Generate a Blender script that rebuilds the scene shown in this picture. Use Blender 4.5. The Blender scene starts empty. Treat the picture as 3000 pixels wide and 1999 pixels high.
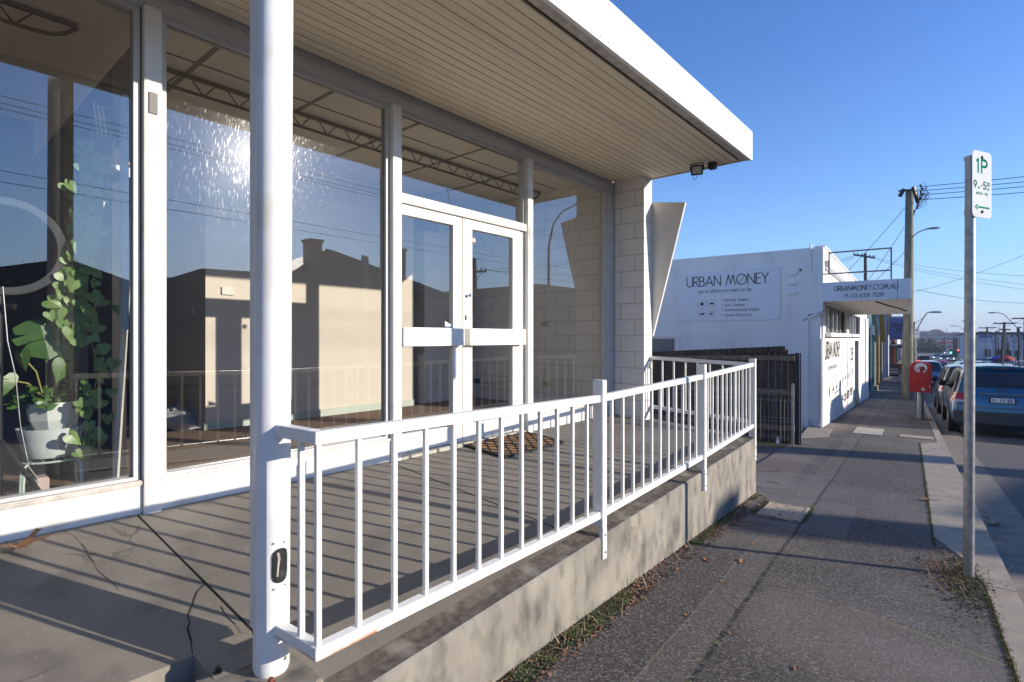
import bpy, bmesh, math, random
from mathutils import Vector, Matrix
R = math.radians
random.seed(7)
scene = bpy.context.scene
col = scene.collection

# ---------------------------------------------------------------- camera, sky, sun, exposure
CZ = 0.974
YAW = R(40.6)
cam = bpy.data.cameras.new('camera')
cam.sensor_width = 36; cam.lens = 19.08; cam.shift_y = -0.0032; cam.clip_start = 0.05; cam.clip_end = 6000
camo = bpy.data.objects.new('camera', cam); col.objects.link(camo)
camo.location = (0, 0, CZ); camo.rotation_euler = (R(90), 0, YAW)
scene.camera = camo

SUN = Vector((1.0, 0.45, 0.332)).normalized()
SEL = math.asin(SUN.z); SAZ = math.atan2(SUN.x, SUN.y)
w = bpy.data.worlds.new("World"); scene.world = w; w.use_nodes = True
nt = w.node_tree; bg = nt.nodes['Background']
sky = nt.nodes.new('ShaderNodeTexSky'); sky.sky_type = 'NISHITA'; sky.sun_disc = False
sky.sun_elevation = SEL; sky.sun_rotation = SAZ; sky.altitude = 0
sky.air_density = 1.0; sky.dust_density = 0.25; sky.ozone_density = 3.0
gc = nt.nodes.new('ShaderNodeTexCoord'); gs = nt.nodes.new('ShaderNodeSeparateXYZ'); gr_ = nt.nodes.new('ShaderNodeValToRGB'); gm = nt.nodes.new('ShaderNodeMix')
gr_.color_ramp.elements[0].position = .0; gr_.color_ramp.elements[0].color = (.52, .60, .86, 1); gr_.color_ramp.elements[1].position = .45; gr_.color_ramp.elements[1].color = (.44, .65, 1.0, 1)
e_ = gr_.color_ramp.elements.new(.16); e_.color = (.60, .76, 1.0, 1)
gm.data_type = 'RGBA'; gm.blend_type = 'MULTIPLY'; gm.inputs[0].default_value = 1
nt.links.new(gc.outputs['Generated'], gs.inputs[0]); nt.links.new(gs.outputs[2], gr_.inputs[0]); nt.links.new(sky.outputs[0], gm.inputs[6]); nt.links.new(gr_.outputs[0], gm.inputs[7])
nt.links.new(gm.outputs[2], bg.inputs[0]); bg.inputs[1].default_value = 0.14
sl = bpy.data.lights.new('sun', 'SUN'); sl.energy = 4.0; sl.angle = R(0.5); sl.color = (1.0, 0.92, 0.81)
so = bpy.data.objects.new('sun', sl); col.objects.link(so)
so.rotation_euler = SUN.to_track_quat('Z', 'Y').to_euler(); so.location = (20, 8, 10)
vs = scene.view_settings; vs.view_transform = 'Standard'; vs.look = 'None'; vs.exposure = 0.84; vs.gamma = 1.0
scene.render.film_transparent = False
try:
    scene.cycles.max_bounces = 8; scene.cycles.transparent_max_bounces = 16
except Exception: pass

# ---------------------------------------------------------------- frames and helpers
F = 1590.0
FWX, FWY, RTX, RTY = -math.sin(YAW), math.cos(YAW), math.cos(YAW), math.sin(YAW)
TH = math.atan2(0.0763, 0.9971)                       # the street runs 4.4 degrees off the shop front
EX = (math.cos(TH), math.sin(TH)); EY = (-math.sin(TH), math.cos(TH))
def S(a, b, z=0.0): return Vector((a*EX[0]+b*EY[0], a*EX[1]+b*EY[1], z))
PROF = [(-60, 2.389), (-10, .039), (31, -1.888), (60, -2.55), (200, -4.7), (300, -5.6), (400, -6.2), (520, -6.2), (3000, -6.2)]
def gz(b):
    for (b0, z0), (b1, z1) in zip(PROF, PROF[1:]):
        if b <= b1: return z0+(z1-z0)*(b-b0)/(b1-b0)
    return -6.2
def at(px, py, b):                                     # a photo pixel on the cross-street plane b -> street coordinates (a, b, z)
    u = (px-1500)/F; v = (990-py)/F
    dx, dy = FWX+u*RTX, FWY+u*RTY
    t = b/(dx*EY[0]+dy*EY[1])
    return (t*(dx*EX[0]+dy*EX[1]), b, CZ+t*v)

def tag(o, label=None, cat=None, group=None, kind=None):
    if label: o['label'] = label
    if cat: o['category'] = cat
    if group: o['group'] = group
    if kind: o['kind'] = kind
    return o
def empty(name, loc=(0, 0, 0), rz=0.0, label=None, cat=None, group=None):
    o = bpy.data.objects.new(name, None); col.objects.link(o); o.empty_display_size = .1
    o.location = loc; o.rotation_euler = (0, 0, rz)
    return tag(o, label, cat, group)
def link(o, parent=None, keep=False):
    col.objects.link(o)
    if parent is not None:
        o.parent = parent
        if keep:
            p = parent; m = Matrix.Identity(4)
            chain = []
            while p is not None: chain.append(p); p = p.parent
            for q in reversed(chain):
                m = m @ q.matrix_parent_inverse @ Matrix.LocRotScale(q.location, q.rotation_euler, q.scale)
            o.matrix_parent_inverse = m.inverted()
    return o
def copy_tree(o, parent=None):
    c = o.copy(); col.objects.link(c); c.parent = parent
    for ch in [x for x in bpy.data.objects if x.parent == o]: copy_tree(ch, c)
    return c

class MB:
    def __init__(s, fr=None): s.v = []; s.f = []; s.fr = fr
    def add(s, vs, fs):
        n = len(s.v); s.v += [Vector(v) for v in vs]; s.f += [[i+n for i in f] for f in fs]; return s
    def box(s, x0, x1, y0, y1, z0, z1):
        vs = [(x, y, z) for z in (z0, z1) for y in (y0, y1) for x in (x0, x1)]
        return s.add(vs, [(0, 2, 3, 1), (4, 5, 7, 6), (0, 1, 5, 4), (2, 6, 7, 3), (0, 4, 6, 2), (1, 3, 7, 5)])
    def hexa(s, p):                                     # eight corners, bottom four then top four, both counter-clockwise
        return s.add(p, [(3, 2, 1, 0), (4, 5, 6, 7), (0, 1, 5, 4), (1, 2, 6, 5), (2, 3, 7, 6), (3, 0, 4, 7)])
    def bar(s, p, q, w, h, up=(0, 0, 1)):               # rectangular bar from p to q
        p = Vector(p); q = Vector(q); d = (q-p).normalized(); up = Vector(up)
        if abs(d.dot(up)) > .98: up = Vector((1, 0, 0))
        x = d.cross(up).normalized()*w/2; y = x.cross(d).normalized()*h/2
        return s.hexa([p-x-y, p+x-y, q+x-y, q-x-y, p-x+y, p+x+y, q+x+y, q-x+y])
    def prism(s, pts, d):                               # closed polygon pts (3-D) pushed along d
        n = len(pts); d = Vector(d); a = [Vector(p) for p in pts]; b = [p+d for p in a]
        return s.add(a+b, [tuple(range(n))[::-1], tuple(range(n, 2*n))]+[(i, (i+1) % n, n+(i+1) % n, n+i) for i in range(n)])
    def tube(s, pts, r, n=10, caps=True):
        pts = [Vector(p) for p in pts]; rs = r if isinstance(r, (list, tuple)) else [r]*len(pts)
        base = len(s.v); prev = None
        for i, p in enumerate(pts):
            d = (pts[min(i+1, len(pts)-1)]-pts[max(i-1, 0)]).normalized()
            if prev is None:
                up = Vector((0, 0, 1)) if abs(d.z) < .9 else Vector((1, 0, 0)); x = d.cross(up).normalized()
            else: x = (prev-d*prev.dot(d)).normalized()
            prev = x; y = d.cross(x)
            for k in range(n):
                a = 2*math.pi*k/n; s.v.append(p+(x*math.cos(a)+y*math.sin(a))*rs[i])
        for i in range(len(pts)-1):
            for k in range(n):
                a = base+i*n+k; b = base+i*n+(k+1) % n; s.f.append([a, b, b+n, a+n])
        if caps:
            s.f.append([base+k for k in range(n)][::-1]); s.f.append([base+(len(pts)-1)*n+k for k in range(n)])
        return s
    def lathe(s, prof, n=24, c=(0, 0, 0), flat=False):    # (r, z) profile round the vertical axis
        base = len(s.v); c = Vector(c)
        for (r, z) in prof:
            for k in range(n):
                a = 2*math.pi*(k+.5)/n; s.v.append(c+Vector((r*math.cos(a), r*math.sin(a), z)))
        for i in range(len(prof)-1):
            for k in range(n):
                a = base+i*n+k; b = base+i*n+(k+1) % n; s.f.append([a, b, b+n, a+n])
        return s
    def quad(s, *p): return s.add(p, [tuple(range(len(p)))])
    def grid(s, rows):                                   # rows of equally many points
        n = len(s.v); m = len(rows[0])
        for r in rows: s.v += [Vector(p) for p in r]
        for i in range(len(rows)-1):
            for j in range(m-1): s.f.append([n+i*m+j, n+i*m+j+1, n+(i+1)*m+j+1, n+(i+1)*m+j])
        return s
    def build(s, name, m, parent=None, bevel=0, smooth=False, keep=False, sub=0):
        me = bpy.data.meshes.new(name)
        vs = s.v if s.fr is None else [s.fr(*v) for v in s.v]
        me.from_pydata(vs, [], s.f); me.update()
        bm = bmesh.new(); bm.from_mesh(me); bmesh.ops.recalc_face_normals(bm, faces=bm.faces)
        if bevel:
            bmesh.ops.remove_doubles(bm, verts=bm.verts, dist=1e-5)
            es = [e for e in bm.edges if e.is_manifold and e.calc_face_angle(0) > .6]
            bmesh.ops.bevel(bm, geom=es, offset=bevel, segments=2, affect='EDGES', clamp_overlap=True)
        bm.to_mesh(me); bm.free()
        if smooth:
            for p in me.polygons: p.use_smooth = True
            try: me.set_sharp_from_angle(angle=R(38))
            except Exception: pass
        if m is not None: me.materials.append(m)
        o = bpy.data.objects.new(name, me); link(o, parent, keep)
        if sub:
            md = o.modifiers.new('sub', 'SUBSURF'); md.levels = sub; md.render_levels = sub
        return o

# ---------------------------------------------------------------- materials
def M(name, c, rough=.6, c2=None, sc=8.0, amt=.5, det=4, bump=0.0, bsc=None, metal=0.0, st=None, emit=None, spec=None, coat=0.0, coord='Object', stain=None):
    """principled material with noise between c and c2, a second noise for wear (stain=(colour, scale, lo, hi)), and bump"""
    m = bpy.data.materials.new(name); m.use_nodes = True; t = m.node_tree; L = t.links.new; N = t.nodes.new
    p = t.nodes['Principled BSDF']; p.inputs['Roughness'].default_value = rough; p.inputs['Metallic'].default_value = metal
    if spec is not None: p.inputs['Specular IOR Level'].default_value = spec
    if coat: p.inputs['Coat Weight'].default_value = coat
    tc = N('ShaderNodeTexCoord'); mp = N('ShaderNodeMapping'); L(tc.outputs[coord], mp.inputs[0])
    if st: mp.inputs['Scale'].default_value = st
    if c2 is None: c2 = tuple(x*.86 for x in c)
    nz = N('ShaderNodeTexNoise'); nz.inputs['Scale'].default_value = sc; nz.inputs['Detail'].default_value = det; nz.inputs['Roughness'].default_value = .6
    L(mp.outputs[0], nz.inputs[0])
    rp = N('ShaderNodeValToRGB'); rp.color_ramp.elements[0].position = .5-.22*amt/.5; rp.color_ramp.elements[1].position = .5+.22*amt/.5
    rp.color_ramp.elements[0].color = (*c2, 1); rp.color_ramp.elements[1].color = (*c, 1)
    L(nz.outputs[0], rp.inputs[0]); out = rp.outputs[0]
    if stain:
        sc_, ss, lo, hi = stain
        n2 = N('ShaderNodeTexNoise'); n2.inputs['Scale'].default_value = ss; n2.inputs['Detail'].default_value = 6; L(mp.outputs[0], n2.inputs[0])
        r2 = N('ShaderNodeValToRGB'); r2.color_ramp.elements[0].position = lo; r2.color_ramp.elements[1].position = hi
        L(n2.outputs[0], r2.inputs[0]); mx = N('ShaderNodeMix'); mx.data_type = 'RGBA'
        L(r2.outputs[0], mx.inputs[0]); L(out, mx.inputs[6]); mx.inputs[7].default_value = (*sc_, 1); out = mx.outputs[2]
    L(out, p.inputs['Base Color'])
    if bump:
        bn = N('ShaderNodeTexNoise'); bn.inputs['Scale'].default_value = bsc or sc*4; bn.inputs['Detail'].default_value = 5
        L(tc.outputs[coord], bn.inputs[0])
        b = N('ShaderNodeBump'); b.inputs['Strength'].default_value = min(1, bump*10) if bump < .1 else 1; b.inputs['Distance'].default_value = bump*.1
        L(bn.outputs[0], b.inputs['Height']); L(b.outputs[0], p.inputs['Normal'])
    if emit:
        p.inputs['Emission Color'].default_value = (*emit[0], 1); p.inputs['Emission Strength'].default_value = emit[1]
    return m

def nodes_of(m): return m.node_tree, m.node_tree.nodes.new, m.node_tree.links.new, m.node_tree.nodes['Principled BSDF']
def base_in(m):                                            # (socket now feeding base colour)
    t, N, L, p = nodes_of(m); return p.inputs['Base Color'].links[0].from_socket
def mixin(m, fac, colr):
    t, N, L, p = nodes_of(m); s = base_in(m); mx = N('ShaderNodeMix'); mx.data_type = 'RGBA'
    L(fac, mx.inputs[0]); L(s, mx.inputs[6]); mx.inputs[7].default_value = (*colr, 1); L(mx.outputs[2], p.inputs['Base Color'])
def mathn(m, op, a, b=None, c=None):
    t, N, L, p = nodes_of(m); n = N('ShaderNodeMath'); n.operation = op
    for i, x in enumerate((a, b, c)):
        if x is None: continue
        if isinstance(x, (int, float)): n.inputs[i].default_value = x
        else: L(x, n.inputs[i])
    return n.outputs[0]
def xyz(m, coord='Object'):
    t, N, L, p = nodes_of(m); tc = N('ShaderNodeTexCoord'); sp = N('ShaderNodeSeparateXYZ'); L(tc.outputs[coord], sp.inputs[0]); return sp.outputs
def noise(m, scale, det=5, st=(1, 1, 1)):
    t, N, L, p = nodes_of(m); tc = N('ShaderNodeTexCoord'); mp = N('ShaderNodeMapping'); mp.inputs['Scale'].default_value = st
    n = N('ShaderNodeTexNoise'); n.inputs['Scale'].default_value = scale; n.inputs['Detail'].default_value = det
    L(tc.outputs['Object'], mp.inputs[0]); L(mp.outputs[0], n.inputs[0]); return n.outputs[0]
def band(m, x, c, hw, soft):                               # 1 inside |x-c|<hw
    d = mathn(m, 'ABSOLUTE', mathn(m, 'SUBTRACT', x, c)); return mathn(m, 'MULTIPLY', mathn(m, 'SUBTRACT', hw+soft, d), 1/soft) if False else mathn(m, 'MINIMUM', 1.0, mathn(m, 'MAXIMUM', 0.0, mathn(m, 'MULTIPLY', mathn(m, 'SUBTRACT', hw+soft, d), 1/soft)))

white_paint = M('white_paint', (.82, .79, .73), .45, (.74, .70, .63), 5, .6, bump=.004, bsc=30, stain=((.50, .44, .33), 3.0, .60, .85))
white_steel = M('white_steel', (.83, .81, .76), .38, (.74, .72, .67), 14, .6, bump=.002, bsc=60, stain=((.55, .42, .28), 11, .70, .80))
post_white = M('post_white', (.82, .81, .78), .4, (.74, .73, .70), 6, .35, bump=.004, bsc=30, stain=((.66, .58, .46), 5.2, .55, .75), st=(1, 1, .8))
fascia_m = M('fascia_white', (.80, .80, .79), .4, (.74, .74, .72), 2, .35, stain=((.66, .64, .58), 4, .62, .8))
soffit_m = M('soffit_paint', (.87, .74, .55), .6, (.77, .64, .46), 3, .35, bump=.003, bsc=20, st=(4.5, .12, 1), stain=((.58, .50, .40), 2.5, .55, .9))
soffit_dark = M('soffit_gap', (.05, .04, .035), .9)
trim_grey = M('weathered_trim', (.60, .55, .48), .6, (.40, .36, .31), 14, .35, bump=.01, bsc=25)
alu = M('painted_frame', (.56, .54, .51), .45, (.50, .48, .45), 10, .5)
glazing_bead = M('glazing_bead', (.05, .05, .045), .7)
block_m = M('white_block', (.74, .71, .66), .75, (.66, .63, .58), 6, .6, bump=.03, bsc=45)
concrete_floor = M('terrace_concrete', (.235, .205, .163), .8, (.165, .145, .115), 1.6, .35, det=9, bump=.010, bsc=50)
concrete_wall = M('retaining_concrete', (.285, .255, .205), .85, (.20, .178, .145), 5.0, .35, det=9, bump=.03, bsc=22, stain=((.085, .075, .062), 8.0, .48, .74), st=(1, 1, .6))
ledge_m = M('ledge_concrete', (.15, .125, .095), .9, (.06, .05, .038), 26, .35, det=8, bump=.012, bsc=70, stain=((.28, .25, .20), 5, .55, .75))
asphalt = M('footpath_asphalt', (.098, .082, .067), .9, (.026, .021, .017), 62, .30, det=3, bump=.05, bsc=110)
road_m = M('road_asphalt', (.13, .115, .10), .85, (.055, .048, .042), 60, .35, det=3, bump=.03, bsc=80)
concrete_kerb = M('kerb_concrete', (.37, .305, .225), .85, (.27, .225, .17), 7, .35, det=7, bump=.012, bsc=60)
gutter_m = M('gutter_concrete', (.25, .21, .16), .85, (.16, .135, .105), 6, .35, det=7, bump=.012, bsc=70)
earth = M('earth', (.10, .085, .06), .95, (.06, .055, .04), 9, .8, bump=.05)
galv = M('galvanised_steel', (.46, .46, .45), .42, (.30, .31, .32), 18, .35, metal=.75, bump=.003, bsc=60)
black_pl = M('black_plastic', (.015, .015, .016), .45)
rubber = M('rubber', (.02, .02, .021), .85)
dark_metal = M('dark_metal', (.03, .032, .035), .5, metal=.2)
navy_post = M('navy_post', (.012, .014, .03), .5)
beige_wall = M('beige_plaster', (.74, .66, .57), .85, (.70, .62, .53), 6, .6)
interior_white = M('interior_white', (.86, .84, .78), .8, (.76, .73, .66), 4, .6)
skirting = M('pale_green_skirting', (.50, .56, .48), .6, (.56, .60, .52), 9, .6)
carpet = M('brown_carpet', (.26, .17, .105), .95, (.13, .085, .052), 90, .4, det=2, bump=.02, bsc=150)
ceiling_m = M('ceiling_plaster', (.88, .84, .74), .85, (.84, .80, .70), 2, .6)
grey_strip = M('ceiling_strip', (.20, .19, .17), .8)
truss_m = M('truss_steel', (.022, .02, .018), .5)
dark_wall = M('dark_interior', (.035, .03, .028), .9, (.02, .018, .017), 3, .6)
ink = M('sign_ink', (.02, .018, .022), .6)
gold = M('gold_line', (.50, .35, .16), .5)
green_ink = M('sign_green', (.01, .24, .14), 1.0, spec=0.0, c2=(.01, .22, .12))
sign_white = M('sign_white', (.80, .81, .80), .45, (.77, .78, .77), 5, .4)
um_white = M('render_white', (.82, .80, .76), .6, (.76, .74, .70), 2, .35, bump=.010, bsc=18, stain=((.60, .58, .55), 1.7, .55, .80), st=(1, 1, .35))
um_sign = M('panel_white', (.72, .73, .76), .4, (.69, .70, .73), 3, .4)
chrome = M('chrome', (.75, .76, .78), .12, metal=1)
red_paint = M('red_paint', (.55, .018, .012), .4, (.42, .012, .01), 6, .5, bump=.002)
timber_old = M('weathered_paling', (.090, .072, .055), .9, (.028, .022, .017), 4, .3, det=7, bump=.03, bsc=20, st=(9, 9, .7))
timber_rail = M('weathered_rail', (.22, .18, .14), .9, (.11, .085, .065), 7, .35, st=(1, 1, 6), bump=.02)
pole_wood = M('pole_timber', (.30, .265, .20), .9, (.11, .10, .075), 4, .3, det=8, bump=.03, bsc=14, st=(5, 5, .4), stain=((.14, .20, .10), 1.6, .5, .75))
leaf_green = M('leaf_green', (.085, .17, .035), .4, (.04, .09, .018), 10, .7)
leaf_young = M('leaf_young', (.18, .26, .05), .42, (.08, .16, .03), 12, .7)
stem_m = M('stem', (.30, .28, .08), .6)
brown_leaf = M('dry_leaf', (.34, .16, .065), .8, (.20, .095, .04), 30, .7)
straw = M('dry_grass', (.42, .34, .19), .9, (.28, .2, .1), 20, .7)
moss_m = M('moss', (.10, .15, .025), .95, (.05, .075, .018), 40, .7, bump=.03, bsc=80)
coir = M('coir', (.38, .20, .09), .95, (.21, .10, .04), 60, .35, det=3, bump=.05, bsc=160)
brick_m = M('brick', (.30, .15, .10), .85, (.2, .1, .07), 10, .7)
roof_tile = M('dark_tile', (.14, .11, .095), .45, (.05, .04, .036), 8, .5)
grey_wall_far = M('dull_render', (.26, .21, .17), .85)  # one even brown-grey tone for roofs and rear walls
wire_m = M('cable', (.012, .012, .014), .6)
bark = M('bark', (.14, .11, .09), .95, (.07, .055, .045), 12, .7, st=(3, 3, .6))
twig = M('twig', (.16, .12, .105), .95)
evergreen = M('evergreen_leaf', (.05, .075, .03), .8, (.02, .035, .015), 3, .8)

# the plain white interior sheet lacks mortar lines, so give blocks their courses
def add_blocks(m, face, dark=(.25, .22, .19), course=.2, length=.4, mortar=.006, bump=.6):
    t, N, L, p = nodes_of(m); tc = N('ShaderNodeTexCoord'); sp = N('ShaderNodeSeparateXYZ'); cb = N('ShaderNodeCombineXYZ')
    L(tc.outputs['Object'], sp.inputs[0]); L(sp.outputs[0 if face == 'XZ' else 1], cb.inputs[0]); L(sp.outputs[2], cb.inputs[1])
    b = N('ShaderNodeTexBrick'); b.inputs['Scale'].default_value = 1; b.inputs['Brick Width'].default_value = length; b.inputs['Row Height'].default_value = course
    b.inputs['Mortar Size'].default_value = mortar; b.inputs['Mortar Smooth'].default_value = .4; L(cb.outputs[0], b.inputs[0])
    nz = noise(m, 6, 3); f = mathn(m, 'MULTIPLY', b.outputs['Fac'], mathn(m, 'MULTIPLY', nz, .9)); mixin(m, f, dark)
    inv = mathn(m, 'SUBTRACT', 1, b.outputs['Fac']); bp = N('ShaderNodeBump'); bp.inputs['Strength'].default_value = bump; bp.inputs['Distance'].default_value = .01
    L(inv, bp.inputs['Height'])
    old = p.inputs['Normal'].links
    if old: L(old[0].from_socket, bp.inputs['Normal'])
    L(bp.outputs[0], p.inputs['Normal'])
add_blocks(block_m, 'XZ')
int_block = M('interior_block', (.84, .81, .74), .8, (.78, .75, .68), 5, .5); add_blocks(int_block, 'XZ', (.28, .26, .23), bump=.4)
house_brick = M('house_brick', (.18, .10, .07), .85, (.12, .07, .05), 10, .7)

# footpath: a strip of lighter patched asphalt with its cracks, moss lines and a brownish driveway patch, in street coordinates
def dress_footpath(m):
    o = xyz(m); X, Y = o[0], o[1]
    wob = mathn(m, 'ADD', mathn(m, 'MULTIPLY', mathn(m, 'SUBTRACT', noise(m, .9, 2), .5), .045), mathn(m, 'MULTIPLY', mathn(m, 'SUBTRACT', noise(m, 14, 3), .5), .012))
    Xw = mathn(m, 'ADD', X, wob)
    mixin(m, mathn(m, 'MULTIPLY', band(m, Xw, -.885, .09, .01), .28), (.15, .125, .10)); mixin(m, mathn(m, 'MULTIPLY', mathn(m, 'MULTIPLY', band(m, X, .05, .38, .01), mathn(m, 'LESS_THAN', mathn(m, 'ADD', Y, mathn(m, 'MULTIPLY', X, .35)), 3.62)), .18), (.16, .13, .10)); mixin(m, mathn(m, 'MULTIPLY', mathn(m, 'MULTIPLY', band(m, mathn(m, 'ADD', Y, mathn(m, 'MULTIPLY', X, .35)), 3.63, .006, .006), mathn(m, 'GREATER_THAN', X, -.3)), .9), (.16, .15, .05))
    drive = mathn(m, 'MULTIPLY', mathn(m, 'LESS_THAN', X, -1.18), mathn(m, 'GREATER_THAN', Y, 6.7))
    mixin(m, mathn(m, 'MULTIPLY', drive, mathn(m, 'MULTIPLY', noise(m, .9, 3), .8)), (.15, .105, .085))
    pitp = mathn(m, 'MULTIPLY', band(m, X, -.93, .50, .01), band(m, Y, 5.85, .62, .02))
    mixin(m, mathn(m, 'MULTIPLY', pitp, .5), (.13, .12, .115))
    big = noise(m, .55, 4); f = mathn(m, 'MULTIPLY', mathn(m, 'MAXIMUM', 0.0, mathn(m, 'SUBTRACT', big, .45)), 2.6)
    mixin(m, f, (.20, .17, .145))
    mixin(m, mathn(m, 'MULTIPLY', band(m, Xw, -.985, .004, .005), .45), (.22, .18, .12))
    mixin(m, mathn(m, 'MULTIPLY', band(m, Xw, -.785, .010, .008), .95), (.014, .012, .010))
    mo = mathn(m, 'MULTIPLY', band(m, Xw, -.785, .012, .02), mathn(m, 'GREATER_THAN', noise(m, 9.1, 4), .60)); mixin(m, mo, (.075, .08, .03))
dress_footpath(asphalt)
for _m, _p in ((concrete_kerb, 1.5), (gutter_m, 2.9)):
    _y = mathn(_m, 'MODULO', mathn(_m, 'ADD', xyz(_m)[1], 60.3), _p); mixin(_m, mathn(_m, 'MULTIPLY', band(_m, _y, .5, .005, .006), .85), (.07, .06, .045))
def crackle(m, scale, thr, colr, dist=.35):
    t, N, L, p = nodes_of(m); tc = N('ShaderNodeTexCoord'); nz = N('ShaderNodeTexNoise'); nz.inputs['Scale'].default_value = 2.4; L(tc.outputs['Object'], nz.inputs[0])
    mx = N('ShaderNodeMix'); mx.data_type = 'RGBA'; mx.inputs[0].default_value = dist; L(tc.outputs['Object'], mx.inputs[6]); L(nz.outputs['Color'], mx.inputs[7])
    v = N('ShaderNodeTexVoronoi'); v.feature = 'DISTANCE_TO_EDGE'; v.inputs['Scale'].default_value = scale; L(mx.outputs[2], v.inputs[0])
    g = mathn(m, 'MULTIPLY', mathn(m, 'LESS_THAN', v.outputs['Distance'], thr), mathn(m, 'MINIMUM', 1.0, mathn(m, 'MAXIMUM', 0.0, mathn(m, 'MULTIPLY', mathn(m, 'SUBTRACT', noise(m, 1.1, 3), .5), 6.0))))
    mixin(m, mathn(m, 'MULTIPLY', g, .8), colr)
crackle(concrete_wall, 2.6, .008, (.16, .14, .11))
crackle(concrete_floor, .9, .004, (.05, .045, .04))
def speck(m, scale, lo, colr, amt=1.0):
    f = mathn(m, 'MULTIPLY', mathn(m, 'MINIMUM', 1.0, mathn(m, 'MAXIMUM', 0.0, mathn(m, 'MULTIPLY', mathn(m, 'SUBTRACT', noise(m, scale, 2), lo), 9.0))), amt); mixin(m, f, colr)
speck(asphalt, 75, .57, (.27, .235, .20), .8); speck(asphalt, 38, .58, (.20, .17, .145), .6); speck(road_m, 110, .60, (.30, .28, .25), .6)
speck(concrete_floor, 3.5, .60, (.11, .10, .085), .5); speck(concrete_floor, 60, .62, (.36, .32, .27), .35); speck(concrete_wall, 45, .60, (.20, .175, .14), .5); crackle(asphalt, .55, .006, (.02, .017, .014))

def glass_mat(name, tint=(.88, .90, .88), base=.22, power=2.2, scratch=0.0, rough=.0):
    m = bpy.data.materials.new(name); m.use_nodes = True; t = m.node_tree; t.nodes.clear(); N = t.nodes.new; L = t.links.new
    out = N('ShaderNodeOutputMaterial'); tr = N('ShaderNodeBsdfTransparent'); tr.inputs[0].default_value = (*tint, 1)
    gl = N('ShaderNodeBsdfGlossy'); gl.inputs['Roughness'].default_value = rough; gl.inputs[0].default_value = (.95, .97, 1, 1)
    lw = N('ShaderNodeLayerWeight'); lw.inputs[0].default_value = .25
    mr = N('ShaderNodeMapRange'); L(lw.outputs['Facing'], mr.inputs[0]); mr.inputs[3].default_value = base; mr.inputs[4].default_value = min(1, base*power)
    mx = N('ShaderNodeMixShader'); L(mr.outputs[0], mx.inputs[0]); L(tr.outputs[0], mx.inputs[1]); L(gl.outputs[0], mx.inputs[2]); last = mx
    if scratch:
        tc = N('ShaderNodeTexCoord'); sp = N('ShaderNodeSeparateXYZ'); L(tc.outputs['Object'], sp.inputs[0])
        def mm(op, x, y=None):
            q = N('ShaderNodeMath'); q.operation = op
            for i, v in enumerate((x, y)):
                if v is None: continue
                if isinstance(v, (int, float)): q.inputs[i].default_value = v
                else: L(v, q.inputs[i])
            return q.outputs[0]
        dy = mm('SUBTRACT', sp.outputs[1], 3.4); dz = mm('SUBTRACT', sp.outputs[2], 1.9)
        rad = mm('SQRT', mm('ADD', mm('MULTIPLY', dy, dy), mm('MULTIPLY', dz, dz))); th = mm('ARCTAN2', dz, dy)
        cb = N('ShaderNodeCombineXYZ'); L(mm('MULTIPLY', rad, 130.0), cb.inputs[0]); L(mm('MULTIPLY', th, 34.0), cb.inputs[1])
        n = N('ShaderNodeTexNoise'); n.inputs['Scale'].default_value = 1.0; n.inputs['Detail'].default_value = 3; n.inputs['Distortion'].default_value = .4; L(cb.outputs[0], n.inputs[0])
        r = N('ShaderNodeValToRGB'); r.color_ramp.elements[0].position = .58; r.color_ramp.elements[1].position = .78; L(n.outputs[0], r.inputs[0])
        n3 = N('ShaderNodeTexNoise'); n3.inputs['Scale'].default_value = 2.2; L(tc.outputs['Object'], n3.inputs[0])
        mu = N('ShaderNodeMath'); mu.operation = 'MULTIPLY'; L(r.outputs[0], mu.inputs[0]); L(n3.outputs[0], mu.inputs[1])
        mu2 = N('ShaderNodeMath'); mu2.operation = 'MULTIPLY_ADD'; L(mu.outputs[0], mu2.inputs[0]); mu2.inputs[1].default_value = scratch; mu2.inputs[2].default_value = scratch*.035
        g2 = N('ShaderNodeBsdfGlossy'); g2.inputs['Roughness'].default_value = .17
        m2 = N('ShaderNodeMixShader'); L(mu2.outputs[0], m2.inputs[0]); L(mx.outputs[0], m2.inputs[1]); L(g2.outputs[0], m2.inputs[2]); last = m2
    L(last.outputs[0], out.inputs[0]); return m
shop_glass = glass_mat('shop_glass', tint=(.93, .94, .92), base=.15, power=2.0, scratch=.05)
dark_glass = M('dark_glass', (.008, .009, .011), .04, spec=.8)
car_glass = M('car_glass', (.006, .007, .009), .05, spec=.9)

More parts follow.
